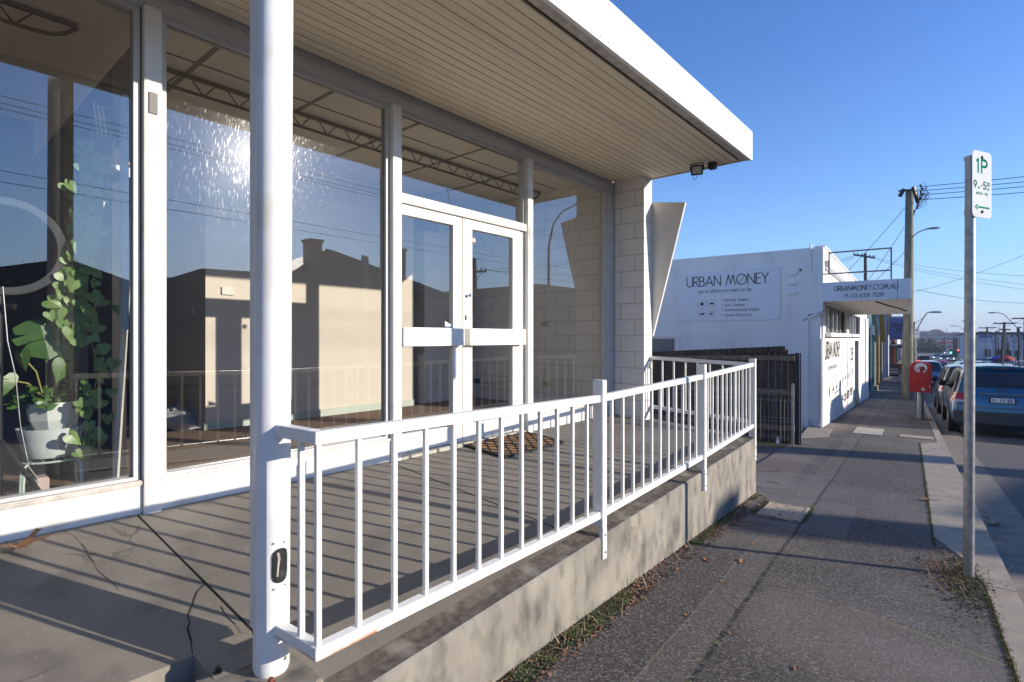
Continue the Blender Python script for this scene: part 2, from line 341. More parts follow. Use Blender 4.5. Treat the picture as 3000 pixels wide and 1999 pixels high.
# ---------------------------------------------------------------- writing
def text(s, org, rt, up, w=None, h=None, m=None, parent=None, name='lettering', keep=True, bold=0.0, align='L', depth=.0015, spacing=1.0, slash=None, size=None):
    """flat lettering whose lower left corner sits at org, fitted to width w and height h"""
    cu = bpy.data.curves.new('t', 'FONT'); cu.body = s; cu.size = 1; cu.offset = bold; cu.space_character = spacing; cu.resolution_u = 3; cu.extrude = 0
    ob = bpy.data.objects.new('t', cu); col.objects.link(ob)
    dg = bpy.context.evaluated_depsgraph_get(); me = bpy.data.meshes.new_from_object(ob.evaluated_get(dg)); bpy.data.objects.remove(ob)
    me.name = name
    xs = [v.co.x for v in me.vertices]; ys = [v.co.y for v in me.vertices]; x0, x1, y0, y1 = min(xs), max(xs), min(ys), max(ys)
    if w is None: w = h*(x1-x0)/(y1-y0)
    if h is None: h = w*(y1-y0)/(x1-x0)
    rt = Vector(rt).normalized(); up = Vector(up).normalized(); n = rt.cross(up); org = Vector(org)
    sh = -w/2 if align == 'C' else 0
    for v in me.vertices:
        v.co = org+rt*((v.co.x-x0)/(x1-x0)*w+sh)+up*((v.co.y-y0)/(y1-y0)*h)+n*.003
    me.materials.append(m or ink); o = bpy.data.objects.new(name, me); return link(o, parent, keep)
# ---- thin stroke capitals for the loan office name (each letter is a set of poly-lines in a 1 x 1 box)
def arc(cx, cy, rx, ry, a0, a1, n=14): return [(cx+rx*math.cos(R(a0+(a1-a0)*i/n)), cy+ry*math.sin(R(a0+(a1-a0)*i/n))) for i in range(n+1)]
GL = {
 'U': (.62, [[(0, 1), (0, .3)]+arc(.31, .3, .31, .3, 180, 360)+[(.62, 1)]]), 'R': (.52, [[(0, 0), (0, 1), (.25, 1)]+arc(.25, .74, .26, .26, 90, -90)+[(0, .48)], [(.2, .48), (.52, 0)]]),
 'B': (.52, [[(0, 0), (0, 1), (.22, 1)]+arc(.22, .77, .24, .23, 90, -90)+[(0, .54)], [(.22, .54)]+arc(.22, .27, .3, .27, 90, -90)+[(0, 0)]]),
 'A': (.78, [[(0, 0), (.39, 1), (.78, 0)], [(.13, .32), (.65, .32)]]), 'N': (.68, [[(0, 0), (0, 1), (.68, 0), (.68, 1)]]),
 'M': (.95, [[(0, 0), (.24, 1), (.475, .12), (.71, 1), (.95, 0)]]), 'O': (1.0, [arc(.5, .5, .5, .5, 0, 360, 36)]), 'E': (.42, [[(.42, 1), (0, 1), (0, 0), (.42, 0)], [(0, .54), (.40, .54)]]),
 'Y': (.62, [[(0, 1), (.31, .48), (.31, 0)], [(.62, 1), (.31, .48)]]), 'C': (.86, [arc(.5, .5, .5, .5, 45, 315, 26)]), '.': (.1, [[(.03, 0), (.09, 0), (.09, .07), (.03, .07), (.03, 0)]]), ' ': (.3, []),
 'P': (.48, [[(0, 0), (0, 1), (.22, 1)]+arc(.22, .74, .26, .26, 90, -90)+[(0, .48)]]), ':': (.1, [[(.03, 0), (.09, 0), (.09, .07)], [(.03, .4), (.09, .4), (.09, .47)]]),
 '0': (.66, [arc(.33, .5, .33, .5, 0, 360, 30)]), '3': (.5, [arc(.22, .76, .24, .24, 140, -90, 14)+arc(.22, .26, .27, .26, 90, -140, 14)]), '6': (.56, [arc(.28, .3, .28, .3, 0, 360, 24), [(.03, .42), (.36, 1)]]),
 '1': (.16, [[(0, .86), (.14, 1), (.14, 0)]]), '7': (.5, [[(0, 1), (.5, 1), (.14, 0)]]), '5': (.5, [[(.46, 1), (.1, 1), (.04, .58)]+arc(.22, .3, .28, .3, 120, -140, 16)]), '9': (.56, [arc(.28, .7, .28, .3, 0, 360, 24), [(.53, .58), (.2, 0)]]),
}
def strokes(s, org, rt, up, w, h, lw, m, parent, name='lettering', gap=.14, slash_at=None):
    rt = Vector(rt).normalized(); up = Vector(up).normalized(); n = rt.cross(up); org = Vector(org)+n*.003
    tot = sum(GL[c][0]+gap for c in s)-gap; k = w/(tot*h); x = 0; mb = MB(); sl = None; no = 0
    for c in s:
        gw, pl = GL[c]
        for line in pl:
            P = [org+rt*((x+px)*h*k)+up*(py*h) for px, py in line]
            for p, q in zip(P, P[1:]):
                d = (q-p)
                if d.length < 1e-5: continue
                d.normalize(); e = n.cross(d)*lw/2; mb.quad(p-e-d*lw*.3, q-e+d*lw*.3, q+e+d*lw*.3, p+e-d*lw*.3)
        if c == 'O':
            if slash_at is not None and no == slash_at: sl = (x, gw)
            no += 1
        x += gw+gap
    o = mb.build(name, m, parent, keep=True)
    if sl:
        a = org+rt*((sl[0]+.2)*h*k)+up*(h*.12)+n*.002; b = org+rt*((sl[0]+.8)*h*k)+up*(h*.88)+n*.002; d = (b-a).normalized(); e = n.cross(d)*lw*.45
        MB().quad(a-e, b-e, b+e, a+e).build('slash', gold, parent, keep=True)
    return o

# ================================================================ GROUND, FOOTPATH, ROAD (street coordinates)
def SF(a, b, z=0): return S(a, b, z)
def strip(name, a0, a1, bs, z0, m, thick=None, fa0=None, fa1=None):
    mb = MB(SF)
    L_ = [((fa0(b) if fa0 else a0), (fa1(b) if fa1 else a1), b) for b in bs]
    rows = [[(p, b, gz(b)+z0), (q, b, gz(b)+z0)] for p, q, b in L_]
    mb.grid(rows)
    if thick:
        mb.grid([[(q, b, gz(b)+z0), (q, b, gz(b)+z0-thick)] for p, q, b in L_]); mb.grid([[(p, b, gz(b)+z0-thick), (p, b, gz(b)+z0)] for p, q, b in L_])
    o = mb.build(name, m); o['kind'] = 'structure'; return o
def place_local(o):                                        # give a street strip object axes along the street, so its material runs with it
    mw = Matrix.Rotation(TH, 4, 'Z'); o.data.transform(mw.inverted()); o.matrix_world = mw; o.rotation_euler = (0, 0, TH); return o
near = [-12, -10, -4, 0, 4, 8, 12, 16, 20, 26, 31]; farb = [40, 50, 60, 80, 120, 160, 200, 250, 300]
tb = [-60, -30]+near+farb+[400, 520, 700, 1000, 3000]
ter = MB(SF)
def hz(a, b):
    z = gz(b)-.30
    if b > 400: z += (13 if a < 60 else 9)*min(1, (b-400)/420)**1.3 if b < 820 else (13 if a < 60 else 9)
    return z-(.5 if b < 0 else 0)
ter.grid([[(a, b, hz(a, b)) for a in (-2500, -600, -200, -60, -12, 0, 14, 60, 200, 600, 2500)] for b in sorted(set(tb+[440, 480, 560, 620, 760, 820]))])
grass_far = M('far_grass', (.09, .085, .04), .95, (.05, .05, .025), .02, .7)
t = ter.build('terrain', grass_far); t['kind'] = 'structure'
fp = place_local(strip('footpath', -1.62, .30, near+farb[:6], 0, asphalt, fa0=lambda b: -1.75, fa1=lambda b: .50))
# extra rows for the kerb line so its width changes where the crossing begins
kb = [-12, -4, 0, 2, 4, 4.7, 5.2, 5.8, 6.2, 8, 12, 12.9, 13.3, 16, 20, 26, 31]+farb[:6]
def ka0(b): return .40 if b < 4.9 else (.34 if b < 5.5 else (.165 if b < 13.1 else .43))
k = strip('kerb', 0, 0, kb, .004, concrete_kerb, thick=.16, fa0=ka0, fa1=lambda b: .555); place_local(k)
g = place_local(strip('gutter', .55, .96, near+farb[:6], -.115, gutter_m))
rd = place_local(strip('road', .95, 12.6, near+farb, -.125, road_m))
fk = place_local(strip('far_kerb', 12.6, 12.8, near+farb, -.0, concrete_kerb, thick=.15)); fk.name = 'kerb'
ff = place_local(strip('footpath', 12.8, 15.2, near+farb, -.004, road_m))
yard = MB(SF); yard.grid([[(a, b, gz(b)-.02) for a in (-14, -1.70)] for b in (6.5, 8, 10, 12, 14.25)])
y = yard.build('driveway', M('driveway_asphalt', (.15, .115, .095), .9, (.09, .07, .06), 70, .7, bump=.02, bsc=80)); y['kind'] = 'structure'
# dashed lane lines
lm = MB(SF)
for b0 in range(4, 120, 9):
    lm.quad((6.7, b0, gz(b0)-.121), (6.8, b0, gz(b0)-.121), (6.8, b0+3, gz(b0+3)-.121), (6.7, b0+3, gz(b0+3)-.121))
o = lm.build('lane_marking', M('road_paint', (.6, .6, .58), .7)); o['kind'] = 'structure'

# ================================================================ TERRACE
def Xe(Y): return -1.535-.058*(Y-.9)
def Ze(Y): return -.195+.0125*(Y-.9)
def zf(X, Y): return Ze(Y)*(X+3.52)/(Xe(Y)+3.52)
ter_ = empty('terrace', (-2.6, 3.4, -.1), 0, 'raised grey concrete terrace with a stained front wall along the footpath', 'terrace')
def slab(y0, y1, xo0, xo1, name='floor_slab', zb=-1.0):
    mb = MB(); n = 6
    top = []
    for i in range(n+1):
        Y = y0+(y1-y0)*i/n; xo = xo0+(xo1-xo0)*i/n
        top.append([(-3.70, Y, 0.0), (-3.52, Y, 0.0)]+[(-3.52+(xo+3.52)*q, Y, zf(-3.52+(xo+3.52)*q, Y)) for q in (.25, .5, .75, 1.0)])
    mb.grid(top)
    mb.grid([[r[-1], (r[-1][0], r[-1][1], -.55)] for r in top])
    for r in (top[0], top[-1]): mb.grid([r, [(p[0], p[1], -.55) for p in r]])
    mb.quad((-3.7, y0, -.55), (xo0, y0, -.55), (xo1, y1, -.55), (-3.7, y1, -.55))
    return mb.build(name, concrete_floor, ter_, keep=True)
TW = .13
slab(-5, .920, -2.09, -2.09)
slab(.932, 2.600, Xe(.935)-TW, Xe(2.6)-TW); slab(2.615, 6.28, Xe(2.615)-TW, Xe(6.28)-TW)
for q_ in ((-3.6, Xe(.93)-TW, .90, .95, -.5, -.165), (-3.6, Xe(2.6)-TW, 2.59, 2.63, -.5, -.165)):
    gr = MB().box(*q_); gr.v = [Vector((v.x, v.y, zf(v.x, v.y)-.012 if v.z > -.3 else v.z)) for v in gr.v]; gr.build('joint', earth, ter_, keep=True)
piece = MB(); piece.add([(-2.09, .72, zf(-2.09, .93)), (-1.66, .735, Ze(.9)), (Xe(.935)-TW, .915, Ze(.935)), (-2.09, .915, zf(-2.09, .93)), (-2.09, .72, -.55), (-1.66, .735, -.6), (Xe(.935)-TW, .915, -.6), (-2.09, .915, -.55)],
    [(0, 1, 2, 3), (0, 4, 5, 1), (1, 5, 6, 2), (3, 2, 6, 7), (0, 3, 7, 4), (4, 7, 6, 5)]); piece.build('floor_slab', concrete_floor, ter_, keep=True)
rw = MB(); ys = [.72, 1.0, 1.5, 2.0, 2.6, 3.2, 3.8, 4.4, 5.0, 5.6, 6.28]
lg = MB(); lg.grid([[(Xe(Y)-TW-.002, Y, zf(Xe(Y)-TW, Y)+.001), (Xe(Y)-.07, Y, Ze(Y)+.002), (Xe(Y)-.012, Y, Ze(Y))] for Y in ys]); lg.build('ledge', ledge_m, ter_, keep=True)
rw.grid([[(Xe(Y)-.012, Y, Ze(Y)), (Xe(Y), Y, Ze(Y)-.012), (Xe(Y), Y, Ze(Y)-.3), (Xe(Y), Y, -1.2)] for Y in ys])
for Y in (.72, 6.28): rw.quad((Xe(Y)-TW, Y, Ze(Y)), (Xe(Y), Y, Ze(Y)-.012), (Xe(Y), Y, -1.2), (Xe(Y)-TW, Y, -1.2))
rw.quad((Xe(6.28)-TW, 6.28, Ze(6.28)), (Xe(6.28), 6.28, Ze(6.28)-.01), (Xe(6.28), 6.28, -1.2), (-3.6, 6.28, -1.2), (-3.6, 6.28, 0))
rw.build('front_wall', concrete_wall, ter_, keep=True)
def on_floor(px, py):
    u = (px-1500)/F; v = (990-py)/F; dx, dy = FWX+u*RTX, FWY+u*RTY; t = (-.08*3.52-CZ)/(.08*dx+v); X, Y = t*dx, t*dy; return Vector((X, Y, zf(X, Y)+.002))
rr = random.Random(1)
for cp_, w_ in (([(564, 1895), (560, 1860), (550, 1826), (556, 1806), (549, 1790), (560, 1768), (568, 1746), (577, 1722), (597, 1703)], .006), ([(189, 1558), (221, 1572), (238, 1592), (250, 1603), (262, 1628), (276, 1643), (283, 1662), (303, 1679), (330, 1699), (348, 1719)], .0028), ([(648, 1762), (664, 1790), (690, 1812), (706, 1836)], .003)):
    P_ = [on_floor(x_, y_) for x_, y_ in cp_]; mb = MB()
    for k_, (p_, q_) in enumerate(zip(P_, P_[1:])):
        d_ = (q_-p_).normalized(); n_ = Vector((-d_.y, d_.x, 0))*w_*rr.uniform(.25, .6); mb.quad(p_-n_, q_-n_, q_+n_, p_+n_)
    mb.build('crack', M('crack_dark', (.02, .018, .015), .95), ter_, keep=True)
# low ground in front of the entry
st_ = MB(); st_.box(-2.09, -1.6, -5, .72, -.55, -.33); st_.box(-3.5, -1.55, -5, .72, -1, -.6); st_.build('entry_step', concrete_floor, ter_, keep=True)
# base pad under the round post
pad = MB(); P = [(-1.98, .70), (-1.90, .60), (-1.70, .60), (-1.62, .74), (-1.66, .97), (-1.88, .97), (-1.99, .84)]
pad.prism([(x, y, -.26) for x, y in P], (0, 0, .26-.162))
o = pad.build('post_footing', concrete_wall, None, bevel=.004)
tag(o, 'small chipped concrete pad under the round white post', 'concrete pad')

# ================================================================ SHOP BUILDING
shop = empty('shop_building', (-5.0, 2.0, 0), 0, 'single storey shop with big white framed windows and a deep boarded canopy', 'shop')
def B(name, m, *boxes, bevel=0, parent=None):
    mb = MB()
    for b in boxes: mb.box(*b)
    return mb.build(name, m, parent or shop, bevel=bevel, keep=True)
# canopy
sb = MB(); x = -3.50; i = 0; rr = random.Random(3)
while x < -2.02:
    wd = .071
    ys_ = [-5]+sorted(rr.uniform(-1, 5.8) for _ in range(2))+[6.22]
    for y0, y1 in zip(ys_, ys_[1:]): sb.box(x, min(x+wd, -1.995), y0+.0015, y1-.0015, 2.945+rr.uniform(0, .0015), 2.962)
    x += wd+.007; i += 1
sb.build('soffit', soffit_m, shop, keep=True)
B('soffit_backing', soffit_dark, (-3.5, -1.95, -5, 6.22, 2.966, 2.98))
B('soffit_trim', trim_grey, (-1.99, -1.918, -5, 6.25, 2.938, 2.964), bevel=.002)
B('soffit_trim', trim_grey, (-3.08, -1.92, 6.225, 6.262, 2.936, 2.962), bevel=.002)
f1 = MB()
for y0, y1 in ((-5, .747), (.753, 3.149), (3.154, 6.285)): f1.box(-1.916, -1.886, y0, y1, 2.932, 3.25)
MB().box(-1.912, -1.895, 3.14, 3.16, 2.935, 3.247).build('fascia_joint', dark_metal, shop, keep=True); f1.box(-3.3, -1.917, 6.263, 6.285, 2.95, 3.25); f1.build('fascia', fascia_m, shop, keep=True)
sc_ = MB()
for Y in (.7, .8, 1.5, 2.3, 3.1, 3.2, 3.9, 4.5, 5.1, 5.7, 6.22):
    for Z in (2.965, 3.215): sc_.lathe([(0, 0), (.006, 0), (.006, .004), (0, .005)], 8)
n8 = 0; scv = []
sc2 = MB()
for Y in (.7, .8, 1.5, 2.3, 3.1, 3.2, 3.9, 4.5, 5.1, 5.7, 6.22):
    for Z in (2.965, 3.215): MB().tube([(-1.886, Y, Z), (-1.881, Y, Z)], .006, 8).build('fascia_screw', trim_grey, shop, keep=True)
B('roof', grey_wall_far, (-14, -1.93, -5, 6.2, 3.16, 3.20))
# head beam, frames, plinth
B('head_beam', alu, (-3.60, -3.50, -5, 6.07, 2.815, 2.90), (-3.62, -3.515, -5, 6.07, 2.90, 2.96), bevel=.006)
def frame(y0, y1, z0, z1, t=.03, x0=-3.60, x1=-3.535, m=None, nm='window_frame'):
    B(nm, m or alu, (x0, x1, y0, y0+t, z0, z1), (x0, x1, y1-t, y1, z0, z1), (x0, x1, y0+t, y1-t, z1-t, z1), (x0, x1, y0+t, y1-t, z0, z0+t*.6))
for (y0, y1, z0) in ((-2.4, .945, .185), (1.045, 2.63, .18), (4.41, 5.93, .18)): frame(y0, y1, z0, 2.815)
def pane(y0, y1, z0, z1, x=-3.575, nm='window_pane', parent=None, m=None):
    mb = MB(); mb.quad((x, y0, z0), (x, y1, z0), (x, y1, z1), (x, y0, z1)); return mb.build(nm, m or shop_glass, parent or shop, keep=True)
pane(-2.38, .92, .2, 2.79); pane(1.07, 2.605, .195, 2.79); pane(4.435, 5.905, .195, 2.79)
pane(2.735, 4.31, 2.14, 2.79)
B('window_bead', glazing_bead, (-3.568, -3.562, 1.072, 2.603, 2.783, 2.788), (-3.568, -3.562, .914, .919, .2, 2.79), (-3.568, -3.562, 2.598, 2.603, .2, 2.79), (-3.568, -3.562, 2.738, 4.308, 2.78, 2.785))
mul = [(.955, 1.04, 0), (2.635, 2.72, 0), (4.325, 4.41, 0), (5.93, 6.068, 0)]
for y0, y1, _ in mul[:3]: B('mullion', white_paint, (-3.62, -3.488, y0, y1, -.012, 2.82), bevel=.004)
B('mullion', alu, (-3.62, -3.515, 5.93, 6.068, -.01, 2.83), bevel=.004)
for y0, y1 in ((-2.4, .953), (1.042, 2.633), (4.412, 5.928)):
    B('plinth', white_paint, (-3.66, -3.522, y0, y1, -.01, .155), bevel=.003)
B('window_sill', trim_grey, (-3.66, -3.497, -2.4, .953, .157, .186), bevel=.008)
B('window_sill', alu, (-3.66, -3.508, 1.042, 2.633, .157, .181), bevel=.006)
B('window_sill', alu, (-3.66, -3.508, 4.412, 5.928, .157, .181), bevel=.006)
B('door_sill', M('sill_stone', (.5, .46, .36), .8, (.4, .37, .28), 20), (-3.66, -3.49, 2.722, 4.323, -.015, .03), bevel=.003)
B('transom', white_paint, (-3.61, -3.505, 2.722, 4.323, 2.064, 2.135), bevel=.004)
frame(2.722, 4.323, 2.135, 2.815, .022)
# the two door leaves
def door(y0, y1, gl0, gl1, plate, knob, ang=0.0):
    d = MB(); x0, x1 = -3.585, -3.535
    d.box(x0, x1, y0, gl0, .035, 2.06); d.box(x0, x1, gl1, y1, .035, 2.06); d.box(x0, x1, gl0, gl1, 1.975, 2.06); d.box(x0, x1, gl0, gl1, .035, .19); d.box(x0, x1, gl0, gl1, .90, 1.05)
    o = d.build('door', white_paint, shop, bevel=.002, keep=True)
    gx = -3.556
    pane(gl0, gl1, 1.05, 1.975, gx, 'door_pane', o); pane(gl0, gl1, .19, .90, gx, 'door_pane', o)
    be = MB()
    for a_, b_ in ((.19, .90), (1.05, 1.975)):
        be.box(-3.538, -3.529, gl0-.012, gl0, a_, b_); be.box(-3.538, -3.529, gl1, gl1+.012, a_, b_); be.box(-3.538, -3.529, gl0-.012, gl1+.012, b_, b_+.012); be.box(-3.538, -3.529, gl0-.012, gl1+.012, a_-.012, a_)
    be.build('glazing_bead', white_paint, o, keep=True)
    pl = MB(); pl.box(-3.534, -3.468, plate[0], plate[1], .905, 1.058); pl = pl.build('push_plate', white_paint, o, bevel=.003, keep=True)
    for yy in (plate[0]+.02, plate[1]-.02):
        for zz in (.925, 1.038): MB().tube([(-3.468, yy, zz), (-3.464, yy, zz)], .007, 8).build('plate_screw', trim_grey, o, keep=True)
    if knob:
        kb_ = MB(); kb_.tube([(-3.535, knob, 1.36), (-3.515, knob, 1.36), (-3.50, knob, 1.36)], [.011, .011, .018], 12); kb_.build('door_knob', chrome, o, smooth=True, keep=True)
        kk = MB(); kk.box(-3.535, -3.528, knob-.035, knob-.015, 1.135, 1.18); kk.build('lock', dark_metal, o, bevel=.002, keep=True)
    return o
d1 = door(2.722, 3.432, 2.735, 3.318, (2.722, 3.405), None); d2 = door(3.44, 4.25, 3.555, 4.13, (3.465, 4.262), 3.50)
B('door_jamb', alu, (-3.60, -3.54, 4.252, 4.323, .0, 2.062))
stk = MB(); stk.tube([(-3.552, 3.60, 1.88), (-3.55, 3.60, 1.88)], .024, 20); stk = stk.build('door_sticker', sign_white, d2, keep=True)
stb = MB()
for i in range(24):
    a0, a1 = 2*math.pi*i/24, 2*math.pi*(i+1)/24
    stb.quad(*[(-3.5492, 3.60+r_*math.cos(a_), 1.88+r_*math.sin(a_)) for r_, a_ in ((.018, a0), (.023, a0), (.023, a1), (.018, a1))])
stb.quad((-3.5492, 3.586, 1.892), (-3.5492, 3.589, 1.895), (-3.5492, 3.615, 1.868), (-3.5492, 3.612, 1.865)); stb.quad((-3.5490, 3.59, 1.876), (-3.5490, 3.612, 1.876), (-3.5490, 3.612, 1.881), (-3.5490, 3.59, 1.881))
stb.build('sticker_mark', red_paint, d2, keep=True)
s2 = MB(); s2.prism([(-3.553, 3.24, 1.07), (-3.553, 3.315, 1.07), (-3.553, 3.315, 1.088), (-3.553, 3.24, 1.12)], (.001, 0, 0)); s2.build('door_sticker', sign_white, d1, keep=True)
s3 = MB(); s3.prism([(-3.5515, 3.24, 1.072), (-3.5515, 3.312, 1.072), (-3.5515, 3.312, 1.082), (-3.5515, 3.24, 1.082)], (.0005, 0, 0)); s3.build('door_sticker', M('sticker_blue', (.1, .3, .6), .5), d1, keep=True)
# slotted catches on two mullions
for (Y, Z, m_) in ((.972, 2.28, M('brown_catch', (.085, .065, .055), .5)), (4.345, 2.05, white_paint)):
    c_ = MB(); c_.box(-3.488, -3.479, Y, Y+.045, Z-.06, Z+.06); o = c_.build('window_catch', m_, shop, bevel=.003, keep=True)
    c_ = MB(); c_.box(-3.4795, -3.4780, Y+.027, Y+.036, Z-.035, Z+.045); c_.build('catch_slot', black_pl, o, keep=True)
# end wall of painted block
B('end_wall', block_m, (-3.50, -3.083, 6.07, 6.28, -1.3, 2.944)); B('end_wall', int_block, (-12, -3.62, 6.07, 6.27, -1.3, 3.15)); B('end_wall', block_m, (-3.63, -3.49, 6.07, 6.275, -1.3, 2.944))
bl = MB(); bl.prism([(-3.095, 6.288, 2.67), (-2.66, 6.30, 2.60), (-3.075, 6.288, 1.0), (-3.095, 6.288, .985)], (0, .035, 0))
o = bl.build('sign_board', M('blade_white', (.70, .66, .60), .45, (.64, .60, .54), 3, .5), None); tag(o, 'tapering blank white board fixed to the end of the block wall', 'sign board')
hook = MB(); hook.box(-3.082, -3.06, 6.20, 6.25, .60, .655); hook.build('railing_bracket', trim_grey, shop, keep=True)
# interior
B('interior_floor', carpet, (-12, -3.66, -5, 6.07, .0, .04))
ce = B('interior_ceiling', ceiling_m, (-12, -3.60, -5, 6.07, 3.02, 3.06))
B('ceiling_joints', grey_strip, *[(-11, -3.62, y_-.016, y_+.016, 3.013, 3.02) for y_ in (1.55, 2.45, 3.35, 4.25, 5.15)], parent=ce)
B('ceiling_joints', grey_strip, (-4.42, -4.40, 1, 6.07, 3.014, 3.02), (-6.22, -6.20, 1, 6.07, 3.014, 3.02), parent=ce)
B('interior_wall', M('partition_grey', (.17, .16, .14), .8, (.13, .12, .11), 2), (-4.15, -3.625, .96, 1.035, 2.36, 2.68)); B('interior_wall', interior_white, (-12, -3.625, .955, 1.037, 2.68, 3.02)); B('interior_wall', dark_wall, (-12, -4.15, .96, 1.035, .04, 2.68))
B('interior_wall', beige_wall, (-7.6, -5.92, 2.148, 4.816, .04, 3.02)); sk = B('skirting', skirting, (-7.6, -5.90, 2.130, 2.147, .04, .125), (-5.918, -5.902, 2.148, 4.816, .04, .125))
B('interior_wall', interior_white, (-7.0, -5.98, 5.06, 5.62, .04, 2.5)); B('interior_wall', interior_white, (-6.6, -6.30, 5.62, 6.07, .04, 3.02))
B('interior_wall', interior_white, (-12, -11.9, 1.035, 6.07, .04, 3.02)); B('interior_wall', dark_wall, (-12, -6.8, -5, -4.9, .04, 3.02), (-6.9, -6.8, -4.9, .955, .04, 3.02))
B('back_wall', grey_wall_far, (-14, -12.01, -5, 6.27, -1, 3.15)); B('side_wall', grey_wall_far, (-12, -3.5, -5.2, -5.01, -1, 3.15))
def truss(y0, y1, X, zt, zb, name='ceiling_truss'):
    tb_ = MB(); c = .10
    tb_.bar((X, y0-.04, zt), (X, y1+.02, zt), .035, .022)
    pts = [(X, y0-.02, zt-.01), (X, y0+.04, zb+.045), (X, y0+.11, zb+.012), (X, y0+.2, zb), (X, y1-.2, zb), (X, y1-.11, zb+.012), (X, y1-.04, zb+.045), (X, y1+.02, zt-.01)]
    tb_.tube(pts, .014, 8)
    n = max(2, round((y1-y0-.3)/.27)); st2 = (y1-y0-.3)/n
    for i in range(n):
        a_ = y0+.15+st2*(i+.5); tb_.tube([(X, a_-st2*.36, zt), (X, a_, zb)], .006, 6); tb_.tube([(X, a_, zb), (X, a_+st2*.36, zt)], .006, 6)
    o = tb_.build(name, truss_m, shop, keep=True); return o
truss(1.12, 6.0, -4.65, 3.0, 2.885); truss(-4, .82, -4.45, 3.0, 2.885)
# electrical fittings in the empty shop
for (X, Z, lab) in ((-4.60, 1.16, 'a'), (-4.56, .335, 'b')):
    e = MB(); e.box(X-.055, X+.055, 6.045, 6.069, Z-.035, Z+.035); o = e.build('power_outlet', M('cream_plastic', (.62, .55, .36), .5), shop, bevel=.004, keep=True)
    for k_ in (-.022, .022): MB().box(X+k_-.006, X+k_+.006, 6.042, 6.045, Z-.01, Z+.012).build('socket', black_pl, o, keep=True)
e = MB(); e.tube([(-5.9, 6.055, .30), (-4.62, 6.055, .30)], .007, 6); e.tube([(-4.60, 6.055, 1.2), (-4.60, 6.055, 3.0)], .006, 6); e.tube([(-5.9, 6.055, .30), (-5.95, 6.055, .28), (-5.95, 6.055, .15)], .008, 6); e.build('conduit', interior_white, shop, keep=True)
e = MB(); e.box(-5.96, -5.86, 6.03, 6.068, .27, .34); e.build('switch_box', dark_metal, shop, keep=True)
e = MB(); e.box(-5.919, -5.90, 2.30, 2.42, 1.42, 1.50); e.box(-6.30, -6.24, 2.136, 2.147, 1.22, 1.30); e.build('wall_plate', interior_white, shop, keep=True)

# ---------------------------------------------------------------- round post, downpipe, floodlight
rp_ = empty('verandah_post', (-1.841, .865, -.15), 0, 'round white steel canopy post with an open access hole near its foot', 'post')
LX, LY = -.012, .008                                       # slight lean
def pc(z): t_ = (z+.15)/2.3; return Vector((-1.8366+.009*t_, .8753+.009*t_, z))
pp = MB(); pp.tube([pc(-.163), pc(-.145), pc(2.94)], [.052, .058, .058], 64); po = pp.build('pole', post_white, rp_, smooth=True, keep=True)
# access hole: an oval dark recess facing the footpath
V0 = Vector((0, 0, 0)); c0 = pc(.205); hd = Vector((.80, -.60, 0)).normalized(); hd = (Vector((0, 0, 0))-Vector((c0.x, c0.y, 0))).normalized()
hd = (Matrix.Rotation(R(26), 3, 'Z') @ hd); hs = Vector((0, 0, 1)).cross(hd)
def oval(mb, rx, rz, cz, off, n=28):
    P = []
    for i in range(n):
        a_ = 2*math.pi*i/n; px = rx*math.cos(a_); pz = (rz-rx)*(1 if math.sin(a_) > 0 else -1)+rx*math.sin(a_)
        al = px/.059; d_ = hd*math.cos(al)+hs*math.sin(al); c_ = pc(cz+pz); P.append(c_+d_*(.059+off))
    return P
mb = MB(); rows = []
for i in range(13):
    px = -.026+.052*i/12; hz_ = .030+math.sqrt(max(0, .026**2-px**2)); al = px/.059; d_ = hd*math.cos(al)+hs*math.sin(al)
    rows.append([pc(.21-hz_)+d_*.0600, pc(.21)+d_*.0600, pc(.21+hz_)+d_*.0600])
mb.grid(rows); mb.build('access_hole', black_pl, po, keep=True)
mb = MB(); P = oval(mb, .026, .056, .21, .0016); Q = oval(mb, .0285, .0585, .21, .0016); mb.add(P+Q, [(i, (i+1) % 28, 28+(i+1) % 28, 28+i) for i in range(28)]); mb.build('hole_rim', dark_metal, po, keep=True)
mb = MB(); 
for q_ in range(3):
    mb.tube([pc(.255)+hd*.0595+hs*(-.012+.003*q_), pc(.235)+hd*.061+hs*(-.008+.003*q_), pc(.20)+hd*.0605+hs*(-.011+.002*q_), pc(.175)+hd*.060+hs*(-.013+.003*q_)], .0012, 6)
mb.build('wire_bundle', trim_grey, po, keep=True)
mb = MB(); mb.tube([pc(.182)+hd*.060+hs*.006, pc(.182)+hd*.0622+hs*.006], .013, 16); mb.build('hole_cap', dark_metal, po, keep=True)
mb = MB()
for z_, s_ in ((.285, .25), (.288, -.38), (.135, -.34), (.14, .30)):
    d_ = hd*math.cos(s_)+hs*math.sin(s_); mb.tube([pc(z_)+d_*.058, pc(z_)+d_*.0612], .0035, 8)
d_ = hd*math.cos(.35)+hs*math.sin(.35); mb.tube([pc(-.112)+d_*.058, pc(-.112)+d_*.0612], .0065, 12); mb.build('screws', galv, po, keep=True)
dp = MB(); dp.box(-2.015, -1.940, .876, .951, -.085, 2.94); o = dp.build('downpipe', white_steel, None, bevel=.012); tag(o, 'square white downpipe standing close behind the round post', 'downpipe')
for (x_, y_, m_, r_) in ((-1.945, .745, dark_metal, .011), (-1.745, .83, M('rust', (.22, .06, .03), .9), .011)):
    b_ = MB(); b_.tube([(x_, y_, -.155), (x_, y_, -.146)], r_*1.3, 8); b_.tube([(x_, y_, -.146), (x_, y_, -.133)], r_*.75, 6); o = b_.build('anchor_bolt', m_, None)
    tag(o, 'rusty bolt in the concrete pad right of the round post' if x_ > -1.8 else 'dark bolt in the concrete pad left of the round post', 'bolt', 'anchor bolts')
